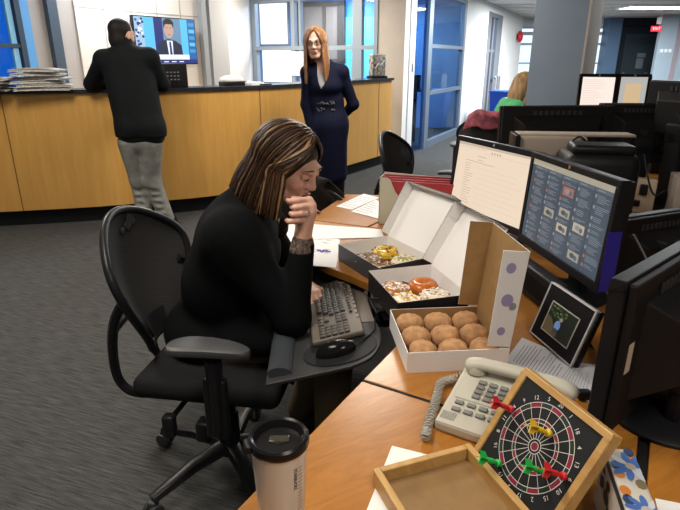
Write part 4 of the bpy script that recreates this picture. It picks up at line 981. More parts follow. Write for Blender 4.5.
# darts stand at right angles to the board
Mw = wmat(t); O = Mw @ BP(0, 0); Nw = (Mw.to_3x3() @ (-bkv)).normalized()
def dart(px, py, colname, col, label, ln=.055):
    r = Vector(ray(px, py)); o = Vector((0, 0, EYE)); k = (O - o).dot(Nw) / r.dot(Nw); tip = o + r * k
    q = Nw.to_track_quat('Z', 'Y').to_matrix(); m = mat(colname, col, .35)
    t = thing('dart', label, 'dart', tuple(tip + Nw * .002), 0, 'darts on the dartboard')
    b = MB(); b.lathe([(.004, 0), (.0065, .003), (.0065, .008), (.0035, .01), (.0035, .018), (.005, .022), (.0042, .034), (.002, .038), (.002, .046)], n=14, R=q); b.build('barrel', m, t)
    b = MB()
    for an in (0, PI / 2):
        c, s = math.cos(an + .5), math.sin(an + .5)
        P = [(-.011, ln), (-.012, ln - .012), (-.002, ln - .022), (.002, ln - .022), (.012, ln - .012), (.011, ln), (0, ln - .004)]
        A = [q @ Vector((x * c - .0006 * s, x * s + .0006 * c, z)) for x, z in P]; B = [q @ Vector((x * c + .0006 * s, x * s - .0006 * c, z)) for x, z in P]
        b.add(A + B, [list(range(7)), list(range(7, 14))[::-1]] + [[i, (i + 1) % 7, 7 + (i + 1) % 7, 7 + i] for i in range(7)])
    b.build('flight', m, t, smooth=None)
dart(513, 410, 'dart_red', (.62, .02, .03), 'red dart stuck in the upper left frame edge of the dartboard')
dart(551, 434, 'dart_yellow', (.75, .5, .02), 'yellow dart in the upper middle of the dartboard')
dart(501, 464, 'dart_green', (.02, .5, .08), 'green dart at the lower left frame corner of the dartboard')
dart(547, 473, 'dart_green', (.02, .5, .08), 'green dart in the lower middle of the dartboard, behind the red one')
dart(566, 477, 'dart_red', (.62, .02, .03), 'red dart in the lower right of the dartboard')
# ================================================================ desk telephone
M['putty'] = mat('putty_plastic', (.5, .48, .4), .45); M['puttydk'] = mat('grey_keys', (.2, .2, .19), .5); M['puttymid'] = mat('putty_grey', (.34, .33, .29), .5)
t = thing('desk_telephone', 'putty coloured office desk telephone behind the dartboard', 'telephone', (.19, .925, .74), rad(-31))
PWd, PDp = .225, .19
def PT(x, y, off=0): return Vector((x, y, .026 + .032 * (y / PDp) + off))
poly = [(0, 0), (PWd, 0), (PWd, PDp), (0, PDp)]
b = MB(); vs = [(x, y, 0) for x, y in poly] + [PT(x, y) for x, y in poly]
b.add(vs, [[3, 2, 1, 0], [4, 5, 6, 7]] + [[i, (i + 1) % 4, 4 + (i + 1) % 4, 4 + i] for i in range(4)]); b.build('body', M['putty'], t, smooth=None, bevel=.007)
sl = Matrix.Rotation(math.atan2(.032, PDp), 3, 'X')
for j in range(4):
    for i in range(4): MB().rbox(PT(.055 + i * .023, .092 + j * .0155, .003), (.017, .011, .006), .002, sl, n=2).build('key', M['puttydk'] if i < 3 else M['putty'], t)
for j in range(2):
    for i in range(7): MB().rbox(PT(.03 + i * .025, .042 + j * .021, .003), (.018, .011, .006), .002, sl, n=2).build('key', M['puttydk'], t)
b = MB()
for k in range(7): b.box(PT(.022, .012 + k * .0032, .0005), (.03, .0014, .001), sl)
b.build('speaker_slots', M['puttymid'], t, smooth=None)
b = MB(); b.box(PT(.11, .078, .0006), (.19, .003, .001), sl); b.build('trim_line', M['puttymid'], t, smooth=None)
MB().box(PT(.19, .12, .001), (.045, .05, .0015), sl).build('label_card', M['paper'], t, smooth=None)
hs = MB(); hy = PDp - .018
hs.tube(spline([(.01, hy, .064), (.035, hy, .075), (.09, hy, .079), (.16, hy, .079), (.21, hy, .075), (.238, hy, .064)], 5), [.016, .02, .021, .021, .02, .02, .019, .018, .018, .018, .018, .018, .018, .018, .018, .018, .018, .019, .02, .02, .021, .021, .021, .02, .018, .014][:26], 14, flat=.75)
hs.lathe([(.014, .053), (.022, .056), (.023, .066), (.02, .073)], (.03, hy, 0), 20); hs.lathe([(.014, .053), (.022, .056), (.023, .066), (.02, .073)], (.214, hy, 0), 20)
hs.build('handset', M['putty'], t)
path = spline([(.305, 1.07, .79), (.265, 1.088, .757), (.232, 1.078, .752), (.215, 1.03, .752), (.2, .985, .752), (.18, .93, .752), (.168, .89, .752), (.172, .9, .757)], 40); hp = []
for i, p in enumerate(path):
    d = (path[min(i + 1, len(path) - 1)] - path[max(i - 1, 0)]).normalized(); a = Vector((0, 0, 1)); s = d.cross(a).normalized(); a = s.cross(d); th = i * .95
    hp.append(p + (a * math.cos(th) + s * math.sin(th)) * .0085)
MB().tube(hp, .0026, 6).build('coiled_cord', mat('cord_grey', (.36, .34, .29), .5), t, world=True)
# ================================================================ keyboard tray, keyboard, mouse
def TZ(x): return .63 + .22 * (x + .17)
TM = lambda x, y, z: Vector((x, y, TZ(x) + z))
slope = Matrix.Rotation(-math.atan(.22), 3, 'Y')
t = thing('keyboard_tray', 'dark grey keyboard tray pulled out in front of the seated woman', 'tray', (-.05, 1.65, TZ(-.05)))
tp = [(-.20, 1.262)] + [tuple(p[:2]) for p in spline([(.03, 1.272, 0), (.085, 1.30, 0), (.115, 1.37, 0), (.118, 1.45, 0), (.10, 1.55, 0)], 4)] + [(.055, 2.02), (-.13, 2.06), (-.235, 1.98)]
MB().prism(tp, -.006, .004, 0, TM).build('tray_plate', mat('tray_charcoal', (.03, .031, .033), .5), t, world=True, smooth=None, bevel=.002)
b = MB(); b.prism([(.035, 1.52), (.105, 1.50), (.06, 2.01), (-.02, 2.03)], .0042, .0065, 0, TM); b.build('back_strip', mat('taupe_strip', (.16, .135, .11), .5), t, world=True, smooth=None)
b = MB(); b.tube([TM(-.165, 1.29, .012), TM(-.172, 1.5, .012), TM(-.195, 1.95, .012)], .034, 14, flat=.55, up=(0, 0, 1)); b.build('palm_rest', mat('slate_gel', (.045, .052, .06), .42), t, world=True)
b = MB(); b.prism(disc(.0, 1.372, .105, .085, 36), .0042, .0072, 0, TM); b.build('mouse_pad', mat('black_pad', (.014, .015, .017), .55), t, world=True, smooth=None)
b = MB(); b.obox((-.0, 1.6, TZ(-.02) - .05), (.3, .05, .0), (-.02, .09, 0), (0, 0, .025)); b.obox((.2, 1.62, TZ(0) - .06), (.1, .02, 0), (-.02, .12, 0), (0, 0, .1)); b.build('support_arm', M['blackmatte'], t, world=True, smooth=None)
kx, ky = -.022, 1.625
t = thing('computer_keyboard', 'grey brown computer keyboard on the pulled out tray', 'keyboard', (kx, ky, TZ(kx) + .0085), rad(-84.5))
# local: x along the keyboard (towards the camera), y away from the typist
km = mat('keyboard_brown', (.13, .108, .088), .5); kk = mat('key_brown', (.055, .047, .042), .5); kl = mat('key_legend', (.3, .27, .24), .6)
R_loc = Matrix.Rotation(rad(84.5), 3, 'Z') @ slope @ Matrix.Rotation(rad(-84.5), 3, 'Z')
def KT(x, y, z): return R_loc @ Vector((x, y, z))
KL, KD = .43, .155
b = MB(); b.rbox(KT(0, 0, .009), (KL, KD, .018), .006, R_loc); b.build('case', km, t)
b = MB(); b.rbox(KT(-.19, .045, .019), (.035, .045, .006), .003, R_loc); b.build('media_panel', mat('grey_media_panel', (.2, .18, .16), .4), t)
xs0 = -KL / 2 + .016
def key(x, y, w=.0165, d=.0155): 
    o = MB().rbox(KT(x, y, .0205), (w, d, .008), .002, R_loc, n=1).build('key', kk, t); return o
for r in range(5):
    y = .03 - r * .0186; x = xs0 + .009 + r * .003
    for c in range(14 if r < 4 else 8):
        w = .0165 if r < 4 else (.0165 if c != 3 else .09)
        if r == 4 and c > 3: xx = x + c * .0187 + .074
        elif r == 4 and c == 3: xx = x + 3 * .0187 + .037
        else: xx = x + c * .0187
        if xx < .062: key(xx, y, w)
    for c in range(3): key(.085 + c * .0187 - (0), y) if r in (0, 1) or (r == 3 and c == 1) or r == 4 else None
    for c in range(4): key(.147 + c * .0177, y, .0155)
for c in range(13): 
    x = xs0 + .012 + c * .0215
    if x > -.16: key(x, .055, .0165, .01)
for c in range(8): MB().rbox(KT(-.12 + c * .034, .071, .0195), (.014, .006, .004), .001, R_loc, n=1).build('media_key', kl, t)
t = thing('computer_mouse', 'glossy black computer mouse on the round pad of the tray', 'mouse', (-.012, 1.355, TZ(-.012) + .0075), rad(4))
mb_ = MB(); vs = []; nu, nv = 24, 10
def mp(u, v):
    a = 2 * PI * u; th = PI / 2 * v; x = .057 * math.cos(a) * math.cos(th) ** .7; y = .031 * (1 + .08 * math.cos(a)) * math.sin(a) * math.cos(th) ** .7
    return Vector((x, y, .034 * math.sin(th) ** .9 * (1 - .15 * math.cos(a) * math.cos(th)))) + Vector((0, 0, .22 * x))
mb_.grid(mp, nu, nv); mb_.build('shell', mat('gloss_black', (.008, .008, .009), .12), t)
MB().tube([mp(0, v / 8) + Vector((0, 0, .0005)) for v in range(0, 8)], .0009, 6).build('button_seam', M['chrome'], t)
MB().rbox(mp(.0, .55) + Vector((0, 0, .001)), (.014, .006, .005), .002).build('scroll_wheel', M['puttydk'], t)
tag(MB().tube(spline([TM(.045, 1.357, .014), TM(.075, 1.40, .010), TM(.10, 1.44, .008), TM(.105, 1.50, .008), TM(.13, 1.56, .0), (.19, 1.66, .70), (.25, 1.72, .72)], 8), .0022, 6).build('mouse_cable', M['black'], origin=tuple(TM(.045, 1.357, .014))), 'thin black cable running from the mouse round the tray edge', 'cable')
cable('black cable bundle hanging between the tray and the desk', [(.13, 1.50, .735), (.12, 1.55, .70), (.15, 1.62, .62), (.10, 1.72, .68), (.125, 1.8, .705)], .006)
t = thing('small_adapter', 'small black adapter lying between keyboard and donut boxes', 'adapter', (.19, 1.60, .7405), rad(50))
MB().rbox((0, 0, .016), (.09, .045, .03), .008).build('body', M['black'], t); MB().tube(spline([(-.045, 0, .016), (-.08, .01, .012), (-.1, .04, .01)], 5), .004, 6).build('lead', M['black'], t)
# ================================================================ digital photo frame
t = thing('photo_frame', 'black photo frame with silver edge showing a person in a garden', 'photo frame', (.521, 1.338, .7405), rad(-77.8)); ti = rad(18); Wf, Hf = .189, .152
up = Vector((0, math.sin(ti), math.cos(ti))); bk = Vector((0, math.cos(ti), -math.sin(ti)))
def FP(x, z, f=0): return Vector((x, 0, .006)) + up * z - bk * f
MB().obox(FP(0, 0), Vector((Wf, 0, 0)), bk * .022, up * Hf).build('frame_back', M['black'], t, smooth=None, bevel=.002)
b = MB(); e = .0045
for x, z, w, h in ((0, 0, Wf, e * .6), (0, Hf - e * .8, Wf, e * .8), (0, 0, e * .6, Hf), (Wf - e, 0, e, Hf)): b.obox(FP(x, z, .003), Vector((w, 0, 0)), bk * .012, up * h)
b.build('silver_edge', mat('silver_edge', (.62, .62, .64), .3), t, smooth=None)
b = MB(); x0, x1, z0, z1 = .034, .150, .028, .112
for x, z, w, h in ((x0, z0, x1 - x0, .003), (x0, z1 - .003, x1 - x0, .003), (x0, z0, .003, z1 - z0), (x1 - .003, z0, .003, z1 - z0)): b.obox(FP(x, z, .0015), Vector((w, 0, 0)), bk * .002, up * h)
b.build('inner_edge', mat('silver_line', (.55, .55, .5), .3), t, smooth=None)
b = MB(); rg = random.Random(2)
def PTf(x, z, f): return FP(x0 + x * (x1 - x0), z0 + z * (z1 - z0), f)
b.quad(PTf(0, 0, .0005), PTf(1, 0, .0005), PTf(1, 1, .0005), PTf(0, 1, .0005), 0)
polyT([(0, 0), (0, .55), (.2, .5), (.45, .2), (.5, 0)], b, lambda x, y: PTf(x, y, .0007), 4)
for k in range(40): x, y = rg.uniform(.05, .6), rg.uniform(.6, .97); polyT(disc(x, y, .04, .03, 7), b, lambda a, c: PTf(a, c, .0008 + k * 1e-6), rg.choice([1, 1, 0, 5]))
polyT(disc(.45, .4, .1, .16, 16), b, lambda x, y: PTf(x, y, .001), 2); polyT(disc(.5, .62, .055, .065, 14), b, lambda x, y: PTf(x, y, .0012), 3)
polyT([(.36, .1), (.38, .3), (.52, .3), (.55, .08), (.5, .08), (.46, .2), (.42, .08)], b, lambda x, y: PTf(x, y, .0011), 6)
b.build('picture', [E_('picture_dark', (.01, .015, .01), .5), E_('picture_leaf', (.06, .12, .02), .5), E_('picture_shirt', (.12, .2, .4), .8), E_('picture_face', (.35, .25, .22), .6), E_('picture_path', (.13, .09, .04), .5), E_('picture_sun', (.2, .25, .05), .5), E_('picture_trouser', (.05, .05, .06), .5)], t, smooth=None)
MB().obox(FP(Wf / 2 - .02, .1, -.02), Vector((.04, 0, 0)), Vector((0, .07, -.098 * .985)) - Vector((0, 0, .005)), bk * .004).build('easel_leg', M['black'], t, smooth=None)
# ================================================================ papers
def paper(label, pts, z=.7405, m=None, lines=0, name='paper_sheet', th=.0012, seed=1, group=None, ink=None):
    c = (sum(p[0] for p in pts) / len(pts), sum(p[1] for p in pts) / len(pts)); t = thing(name, label, 'paper', (*c, z), 0, group)
    MB().prism(pts, z, z + th).build('sheet', m or M['paper'], t, world=True, smooth=None)
    if lines:
        b = MB(); rg = random.Random(seed); A, B_, C_, D_ = [Vector((*p, z + th + .0002)) for p in pts[:4]]
        for k in range(lines):
            v = .12 + .78 * k / lines; u1 = rg.uniform(.5, .92)
            def q(u, v): return (A * (1 - u) + B_ * u) * (1 - v) + (D_ * (1 - u) + C_ * u) * v
            b.quad(q(.08, v), q(u1, v), q(u1, v + .16 / lines), q(.08, v + .16 / lines))
        b.build('print', ink or M['ink'], t, world=True, smooth=None)
    return t
xy = lambda x, y: at(x, y)[:2]
pa = paper('large white calendar sheet on the desk left of the slate donut box', [xy(268, 262), xy(336, 268), xy(340, 240), xy(283, 221)], lines=0)
b = MB(); rg = random.Random(6)
for k in range(16): x, y, _ = at(rg.uniform(295, 335), rg.uniform(232, 258)); b.box((x, y, .7422), (.018, .008, .0003))
b.build('print', mat('pale_print', (.5, .52, .6), .7), pa, world=True, smooth=None)
b = MB()
for k in range(4): x, y, _ = at(319 + k * 3, 251 + (k % 2)); b.box((x, y, .7424), (.016, .022, .0003), rotm('Z', 30 * k))
b.build('marker_scribble', mat('violet_ink', (.05, .02, .35), .6), pa, world=True, smooth=None)
paper('white paper strip on the desk behind the slate donut box', [xy(309, 240), xy(384, 238), xy(381, 230), xy(300, 224)], z=.7425)
paper('upper loose white letter on the far desk strip', [xy(336, 206.5), xy(352, 210), xy(379, 198), xy(364, 194)], z=.7405, lines=7, seed=2)
paper('lower loose white letter on the far desk strip beside the file holder', [xy(351, 212), xy(378, 219), xy(380, 203), xy(376, 200)], z=.742, lines=6, seed=3)
paper('white sheet on the desk under the open pine tray of the dartboard case', [xy(366, 512), xy(392, 446), xy(428, 455), xy(430, 520)], z=.7402, th=.0006)
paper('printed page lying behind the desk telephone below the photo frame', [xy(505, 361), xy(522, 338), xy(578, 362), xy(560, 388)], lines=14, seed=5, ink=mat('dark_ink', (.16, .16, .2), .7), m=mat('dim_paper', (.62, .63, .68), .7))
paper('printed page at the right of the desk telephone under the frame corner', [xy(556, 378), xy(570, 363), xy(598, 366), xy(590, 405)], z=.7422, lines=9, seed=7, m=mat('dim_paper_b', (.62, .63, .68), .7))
paper('blank white sheet at the bottom right corner of the right desk', [xy(655, 499), xy(690, 506), xy(690, 540), xy(662, 530)], z=.7405)
paper('pale paper on the right desk near the border behind the black monitor', [xy(669, 338), xy(684, 328), xy(700, 345), xy(684, 350)], z=.745, m=mat('grey_paper', (.5, .47, .46), .7))
M['manila'] = mat('manila_card', (.42, .36, .2), .7)
for k, (P, lb) in enumerate((([(667, 379), (690, 360), (700, 392), (683, 390)], 'upper olive manila folder at the right border'), ([(667, 414), (685, 398), (700, 430), (690, 440)], 'lower olive manila folder at the right border below the other'))):
    tag(MB().prism([xy(*p) for p in P], .742, .757).build('manila_folder', M['manila'], smooth=None, origin=(*xy(*P[0]), .742)), lb, 'folder')
tag(MB().tube(spline([at(649, 429, .746), at(656, 434, .746), at(667, 436, .746), at(680, 446, .746)], 6), .004, 8).build('white_cable', M['white'], origin=at(649, 429, .746)), 'white cable on the right desk below the black monitor', 'cable')
tag(MB().rbox((0, 0, .01), (.03, .02, .02), .005).build('binder_clip', M['black'], loc=at(583, 398, .7435)), 'small black clip on the printed page near the dartboard', 'clip')
t = thing('hair_clip', 'small dark red clip lying on the desk near the chin hand', 'clip', at(313, 214, .7405))
MB().tube(spline([(-.03, 0, .006), (-.01, .014, .014), (.012, .005, .018), (.03, -.012, .008)], 5), .006, 8).build('clip_body', mat('dark_red_gloss', (.16, .02, .01), .25), t)
MB().tube(spline([(-.028, -.016, .006), (0, -.012, .01), (.02, .012, .012), (.034, .008, .006)], 5), .004, 8).build('clip_arm', mat('dark_red_gloss', (.16, .02, .01), .25), t)
# ================================================================ file holder with red folders
t = thing('file_holder', 'cream card file holder on the far desk full of red folders', 'file holder', (.175, 2.395, .7405), rad(-16)); wf, df, hf = .34, .11, .215
b = MB(); th = .004
prof = [(0, 0), (.30, 0), (.30, .09), (.20, .075), (.13, .09), (.075, .15), (.05, hf - .01), (.035, hf), (0, hf)]
b.prism(prof, 0, th, 0, lambda x, y, z: (x, z, y)); b.prism([(0, 0), (wf, 0), (wf, hf * .95), (.0, hf * 1.02)], 0, th, 0, lambda x, y, z: (x, df + z, y))
b.obox((0, 0, 0), (th, 0, 0), (0, df, 0), (0, 0, hf)); b.obox((wf - th, 0, 0), (th, 0, 0), (0, df, 0), (0, 0, hf * .6)); b.obox((0, 0, 0), (wf, 0, 0), (0, df, 0), (0, 0, th))
b.build('holder_card', mat('cream_card', (.52, .5, .38), .65), t, smooth=None)
Mh = wmat(t)
for k in range(4):
    o = MB().obox((0, 0, 0), (wf - .02, 0, 0), (0, .006, 0), (0, 0, .195 + .006 * k)).build('red_folder', mat('red_card_%d' % k, (.42 - .03 * k, .045, .055), .6), loc=tuple(Mh @ Vector((.008, .02 + k * .02, .006)))); o.rotation_euler = (rad(4), 0, rad(-16))
    tag(o, ('front', 'second', 'third', 'rearmost')[k] + ' red folder in the cream file holder', 'folder', 'red folders in the file holder')
# ================================================================ gift bag behind the dartboard
t = thing('gift_bag', 'floral gift bag with blue flowers lying behind the dartboard', 'bag', (.432, .738, .741), rad(-13))
hb, tb, lb_ = .112, .046, .32    # local: y towards the camera is negative
MB().rbox((tb / 2, -lb_ / 2, hb / 2), (tb, lb_, hb), .006).build('bag_body', mat('warm_white_card', (.5, .47, .42), .5, var=.15, scale=12), t)
b = MB(); rg = random.Random(11)
for (y, x, r) in ((-.045, .03, .034), (-.135, .03, .03), (-.2, .02, .03), (-.265, .035, .03)):
    for k in range(9):
        a = 2 * PI * k / 9 + y * 9; pts = []
        for q in range(10):
            an = 2 * PI * q / 10; u = .55 + .45 * math.cos(an); v = .17 * math.sin(an)
            px, py = x + r * (u * math.cos(a) - v * math.sin(a)), y + r * (u * math.sin(a) + v * math.cos(a)); pts.append((min(max(px, .002), tb - .002), py))
        polyT(pts, b, lambda p, q_: (p, q_, hb + .0006 + k * .00004), 0 if (k + int(-y * 100)) % 4 else 1)
    polyT(disc(x, y, .008, .008, 10), b, lambda p, q_: (p, q_, hb + .0014), 2)
for k in range(16):
    y = -.01 - k * .018; polyT(disc(rg.choice([.01, tb - .01]), y, .008, .011, 8), b, lambda p, q_: (p, q_, hb + .0004), rg.choice([3, 3, 4, 5]))
b.build('flower_print', [mat('petal_blue', (.06, .14, .4), .5), mat('petal_pale', (.5, .55, .62), .5), mat('flower_heart', (.45, .4, .35), .5), mat('petal_orange', (.5, .17, .03), .5), mat('leaf_olive', (.16, .13, .07), .5), mat('leaf_navy', (.03, .05, .12), .5)], t, smooth=None)
b = MB()
for k in range(22):
    y, z = rg.uniform(-.28, -.02), rg.uniform(.03, hb - .008); polyT(disc(y, z, rg.uniform(.006, .016), rg.uniform(.004, .012), 8), b, lambda p, q_: (-.0006 - k * .00002, p, q_), 0)
b.obox((-.0005, -lb_, hb - .012), (.0004, 0, 0), (0, lb_, 0), (0, 0, .012))
b.build('ink_pattern', mat('ink_navy', (.025, .03, .045), .5), t, smooth=None)

bk_ = [c for c in mR.children if c.name.startswith('back_shell')][0]
b = MB(); b.obox((.09, .1185, .18), (-.03, 0, 0), (0, .001, 0), (0, 0, .05)); b.build('asset_label', mat('tan_sticker', (.42, .34, .25), .6), bk_, smooth=None)
# ================================================================ people
M['skin'] = mat('skin', (.68, .39, .29), .5, var=.06, scale=20); M['skin2'] = mat('fair_skin', (.62, .37, .29), .5)
M['eyewhite'] = mat('eye_white', (.6, .58, .55), .2); M['iris'] = mat('iris_brown', (.04, .025, .015), .15); M['lip'] = mat('lip_rose', (.36, .1, .09), .4)
M['brow'] = mat('brow_brown', (.06, .035, .02), .8)
def frame(yaw, pitch, roll=0):
    return np.array(Matrix.Rotation(rad(yaw), 3, 'Z') @ Matrix.Rotation(rad(pitch), 3, 'Y') @ Matrix.Rotation(rad(roll), 3, 'X'))
class Head:
    def __init__(s, c, yaw, pitch, sc=1, roll=0): s.c = np.array(c, float); s.R = frame(yaw, pitch, roll); s.s = sc
    def p(s, x, y, z): return s.c + s.R @ np.array((x, y, z)) * s.s
    def prims(s):
        p = s.p; S = s.s; R = s.R
        E = lambda c, r, k=.02, sub=False: ell(p(*c), [q * S for q in r], R, k * S, sub)
        K = lambda a, b, ra, rb, k=.015, sub=False: cap(p(*a), p(*b), ra * S, rb * S, k * S, sub)
        L = [E((-.018, 0, .03), (.096, .076, .088)), E((.028, 0, -.03), (.061, .053, .078)), E((.066, 0, -.09), (.02, .022, .018)),
             K((.02, .05, -.06), (.062, .02, -.092), .02, .018), K((.02, -.05, -.06), (.062, -.02, -.092), .02, .018),
             E((.06, .032, -.025), (.022, .022, .022)), E((.06, -.032, -.025), (.022, .022, .022)),
             K((.082, -.03, .022), (.082, .03, .022), .012, .012, .02),
             E((.089, .031, .006), (.013, .017, .009), .01, True), E((.089, -.031, .006), (.013, .017, .009), .01, True),
             K((.087, 0, .012), (.104, 0, -.026), .007, .0105, .012), K((.096, .011, -.03), (.096, -.011, -.03), .0075, .0075, .008),
             E((.084, 0, -.062), (.014, .024, .013), .012), K((.094, -.02, -.058), (.094, .02, -.058), .0028, .0028, .004, True)]
        for y in (-1, 1):
            L.append(E((-.005, y * .075, -.004), (.02, .008, .03), .008)); L.append(E((.0, y * .083, .0), (.01, .006, .016), .005, True))
        return L
    def features(s, parent, sk=None, lm=None, closed=False):
        p = s.p; S = s.s; Rm = Matrix([list(r) for r in s.R])
        for y in (-1, 1):
            b = MB(); c = p(.0775, y * .031, .005); b.ell(c, (.0125 * S,) * 3, Rm, 16, 10, 0); b.ell(p(.0855, y * .031, .003), (.0052 * S, .0062 * S, .0062 * S), Rm, 12, 8, 1)
            b.build('eye', [M['eyewhite'], M['iris']], parent, world=True)
            for ang, ext in (((28, 118) if closed else (62, 74)), ((-100, 55))):   # upper and lower lid: caps of a slightly larger sphere
                dr = Vector((math.cos(rad(ang)), 0, math.sin(rad(ang)))); q = dr.to_track_quat('Z', 'Y').to_matrix(); vs = []; fs = []; nu, nv = 18, 6
                for j in range(nv + 1):
                    th = rad(ext) * j / nv
                    for i in range(nu): a = 2 * PI * i / nu; vs.append(Vector(c) + Rm @ (q @ Vector((math.sin(th) * math.cos(a), math.sin(th) * math.sin(a), math.cos(th)))) * .0137 * S)
                for j in range(nv):
                    for i in range(nu): fs.append([j * nu + i, (j + 1) * nu + i, (j + 1) * nu + (i + 1) % nu, j * nu + (i + 1) % nu])
                MB().add(vs, fs).build('eyelid', sk or M['skin'], parent, world=True)
            b = MB(); b.tube([p(.0895, y * .018, .0085 if not closed else .0), p(.0935, y * .03, .0125 if not closed else -.001), p(.087, y * .045, .008 if not closed else .0)], [.0015 * S, .0022 * S, .0012 * S], 6); b.build('eyelashes', M['brow'], parent, world=True)
            b = MB(); b.tube([p(.094, y * .013, .026), p(.0945, y * .03, .032), p(.082, y * .05, .027)], [.0022 * S, .0032 * S, .0012 * S], 6, flat=.7); b.build('eyebrow', M['brow'], parent, world=True)
        b = MB(); b.tube([p(.091, -.022, -.0575), p(.0985, -.008, -.0535), p(.0975, 0, -.055), p(.0985, .008, -.0535), p(.091, .022, -.0575)], [.0012 * S, .0042 * S, .004 * S, .0042 * S, .0012 * S], 8)
        b.tube([p(.091, -.02, -.0595), p(.0965, 0, -.0655), p(.091, .02, -.0595)], [.0012 * S, .0055 * S, .0012 * S], 8); b.build('lips', lm or M['lip'], parent, world=True)
def locks(h, n, length, mats, seed, part=.0, face=52, r0=.0075, flare=.0, fringe=True, front_len=None, grav=0.0):
    rg = random.Random(seed); b = MB(); rx, ry, rz = .110, .087, .104
    def surf(d, lift):
        d = d.normalized(); return (-.014 + (rx + lift) * d.x, (ry + lift) * d.y, .014 + (rz + lift) * d.z)
    for k in range(n):
        side = 1 if k % 2 else -1
        front = rg.random() < .24 and fringe
        lift = rg.uniform(-.003, .006); Lk = (front_len or length) if front else length; Lk *= rg.uniform(.95, 1.04); pts = []
        if front:
            e = rad(face + rg.uniform(-16, 16)); d0 = Vector((rg.uniform(.2, .62), part * 9, 1)); dm = Vector((.95 + rg.uniform(-.25, .1), side * rg.uniform(.35, .75), .75)); d1 = Vector((math.cos(e), side * math.sin(e), -.12))
        else:
            q = rg.random(); a = rad(face + (180 - face) * q); d0 = Vector((.55 - 1.15 * q, part * 9, 1)); d1 = Vector((math.cos(a), side * math.sin(a), -.2)); dm = (d0.normalized() + d1.normalized()) * .75 + Vector((0, side * .12, .1))
        for q in range(8):
            u = q / 7; pts.append(surf(d0.normalized() * (1 - u) ** 2 + dm * 2 * u * (1 - u) + d1.normalized() * u * u, lift))
        x, y, z = pts[-1]; gv = grav if not isinstance(grav, tuple) else (grav[0] if front else grav[0] + (grav[1] - grav[0]) * (.5 - x / .2))
        for q in range(1, 6):
            u = q / 5; inn = 1 + flare * u - .14 * max(0, u - .6)
            pts.append((x * inn - gv * u, y * inn, z - u * (Lk + z)))
        P = [h.p(*p) for p in spline(pts, 2)]; m = len(P)
        rr_ = [h.s * r0 * rg.uniform(.7, 1.1) * (.55 + .9 * math.sin(PI * min(1, (i / (m - 1)) * .75 + .2))) * (1 if i < m - 2 else .6) for i in range(m)]
        b.tube(P, rr_, 6, flat=.55, mi=rg.choices(range(len(mats)), weights=[5, 3, 1.1][:len(mats)])[0])
    return b
def fingers_chain(pts, r0, r1, k=.004): return [cap(pts[i], pts[i + 1], r0 + (r1 - r0) * i / (len(pts) - 2 or 1), r0 + (r1 - r0) * (i + 1) / (len(pts) - 1), k) for i in range(len(pts) - 1)]
def hand_prims(w, d, n, t, curl=25, s=1.0, close=.5):
    w, d, n, t = [np.array(q, float) for q in (w, d, n, t)]; d /= np.linalg.norm(d); n -= d * (n @ d); n /= np.linalg.norm(n); t = t - d * (t @ d) - n * (t @ n); t /= np.linalg.norm(t); L = []
    for i, (off, ln) in enumerate(((.030, .072), (.010, .08), (-.010, .074), (-.029, .058))):
        kn = w + (d * (.088 - .005 * abs(i - 1)) + t * off) * s; L.append(cap(w + t * off * .4 * s, kn, .017 * s, .0125 * s, .012)); p = kn; a = 0; pts = [kn]
        for f, c in ((.46, .8), (.30, 1.2), (.24, 1.0)):
            a += rad(curl * c); p = p + (d * math.cos(a) + n * math.sin(a)) * ln * f * s; pts.append(p)
        L += fingers_chain(pts, .0092 * s, .0068 * s, .003)
    b = w + (d * .022 + t * .024) * s; q = b + (d * .6 + t * .7 + n * .35 * close) * .04 * s; e = q + (d * .85 + t * .15 + n * .5 * close) * .032 * s
    L += [cap(w, b, .016 * s, .014 * s, .012), cap(b, q, .013 * s, .010 * s, .006), cap(q, e, .010 * s, .0075 * s, .004)]
    return L
# ---------------------------------------------------------------- woman seated at the desk
t = thing('person', 'seated woman in black with brown bob, chin resting on her hand', 'person', (-.42, 1.72, .48))
hc = atY(288.5, 163, 1.68); h = Head(hc, -27, 25, 1.02)
nb_, sR, sL = (-.31, 1.73, .985), (-.325, 1.555, .945), (-.325, 1.905, .945)
elb = (-.150, 1.525, .695); wri = atY(303, 240, 1.575); elL = (-.19, 1.93, .70); wrL = (-.13, 1.80, .69)
P = h.prims() + [cap(nb_, h.p(-.02, 0, -.06), .055, .05, .03), ell((-.335, 1.735, .88), (.10, .165, .12)), ell((-.40, 1.74, .68), (.12, .155, .17)), ell((-.43, 1.74, .56), (.13, .17, .10)),
     cap(sR, sL, .052, .052, .04), cap(sR, elb, .046, .04), cap(elb, wri, .038, .026), cap(sL, elL, .046, .04), cap(elL, wrL, .036, .026)]
for y, kx_, ax_, ay in ((1.65, -.02, -.035, 1.62), (1.84, -.02, -.16, 1.90)):
    P += [cap((-.42, y, .55), (kx_, y - .02, .52), .075, .055), cap((kx_, y - .02, .52), (ax_, ay, .1), .048, .036), cap((ax_, ay, .07), (ax_ + .13, ay - .01, .045), .036, .03)]
W_ = np.array(wri)
kn = [np.array(atY(px, py, Y)) for px, py, Y in ((309, 200, 1.575), (312.5, 206, 1.57), (312, 212.5, 1.565), (308, 219, 1.565))]
for i, k_ in enumerate(kn):
    P.append(cap(W_ + np.array((.0, .006 - .004 * i, .01)), k_, .019, .0125, .014))
    a = k_ + np.array((-.030, -.020, .004 - .001 * i)); c = a + np.array((-.024, -.004, -.002)); e = c + np.array((-.008, .018, -.002))
    P += fingers_chain([k_, a, c, e], .0102, .0078, .003)
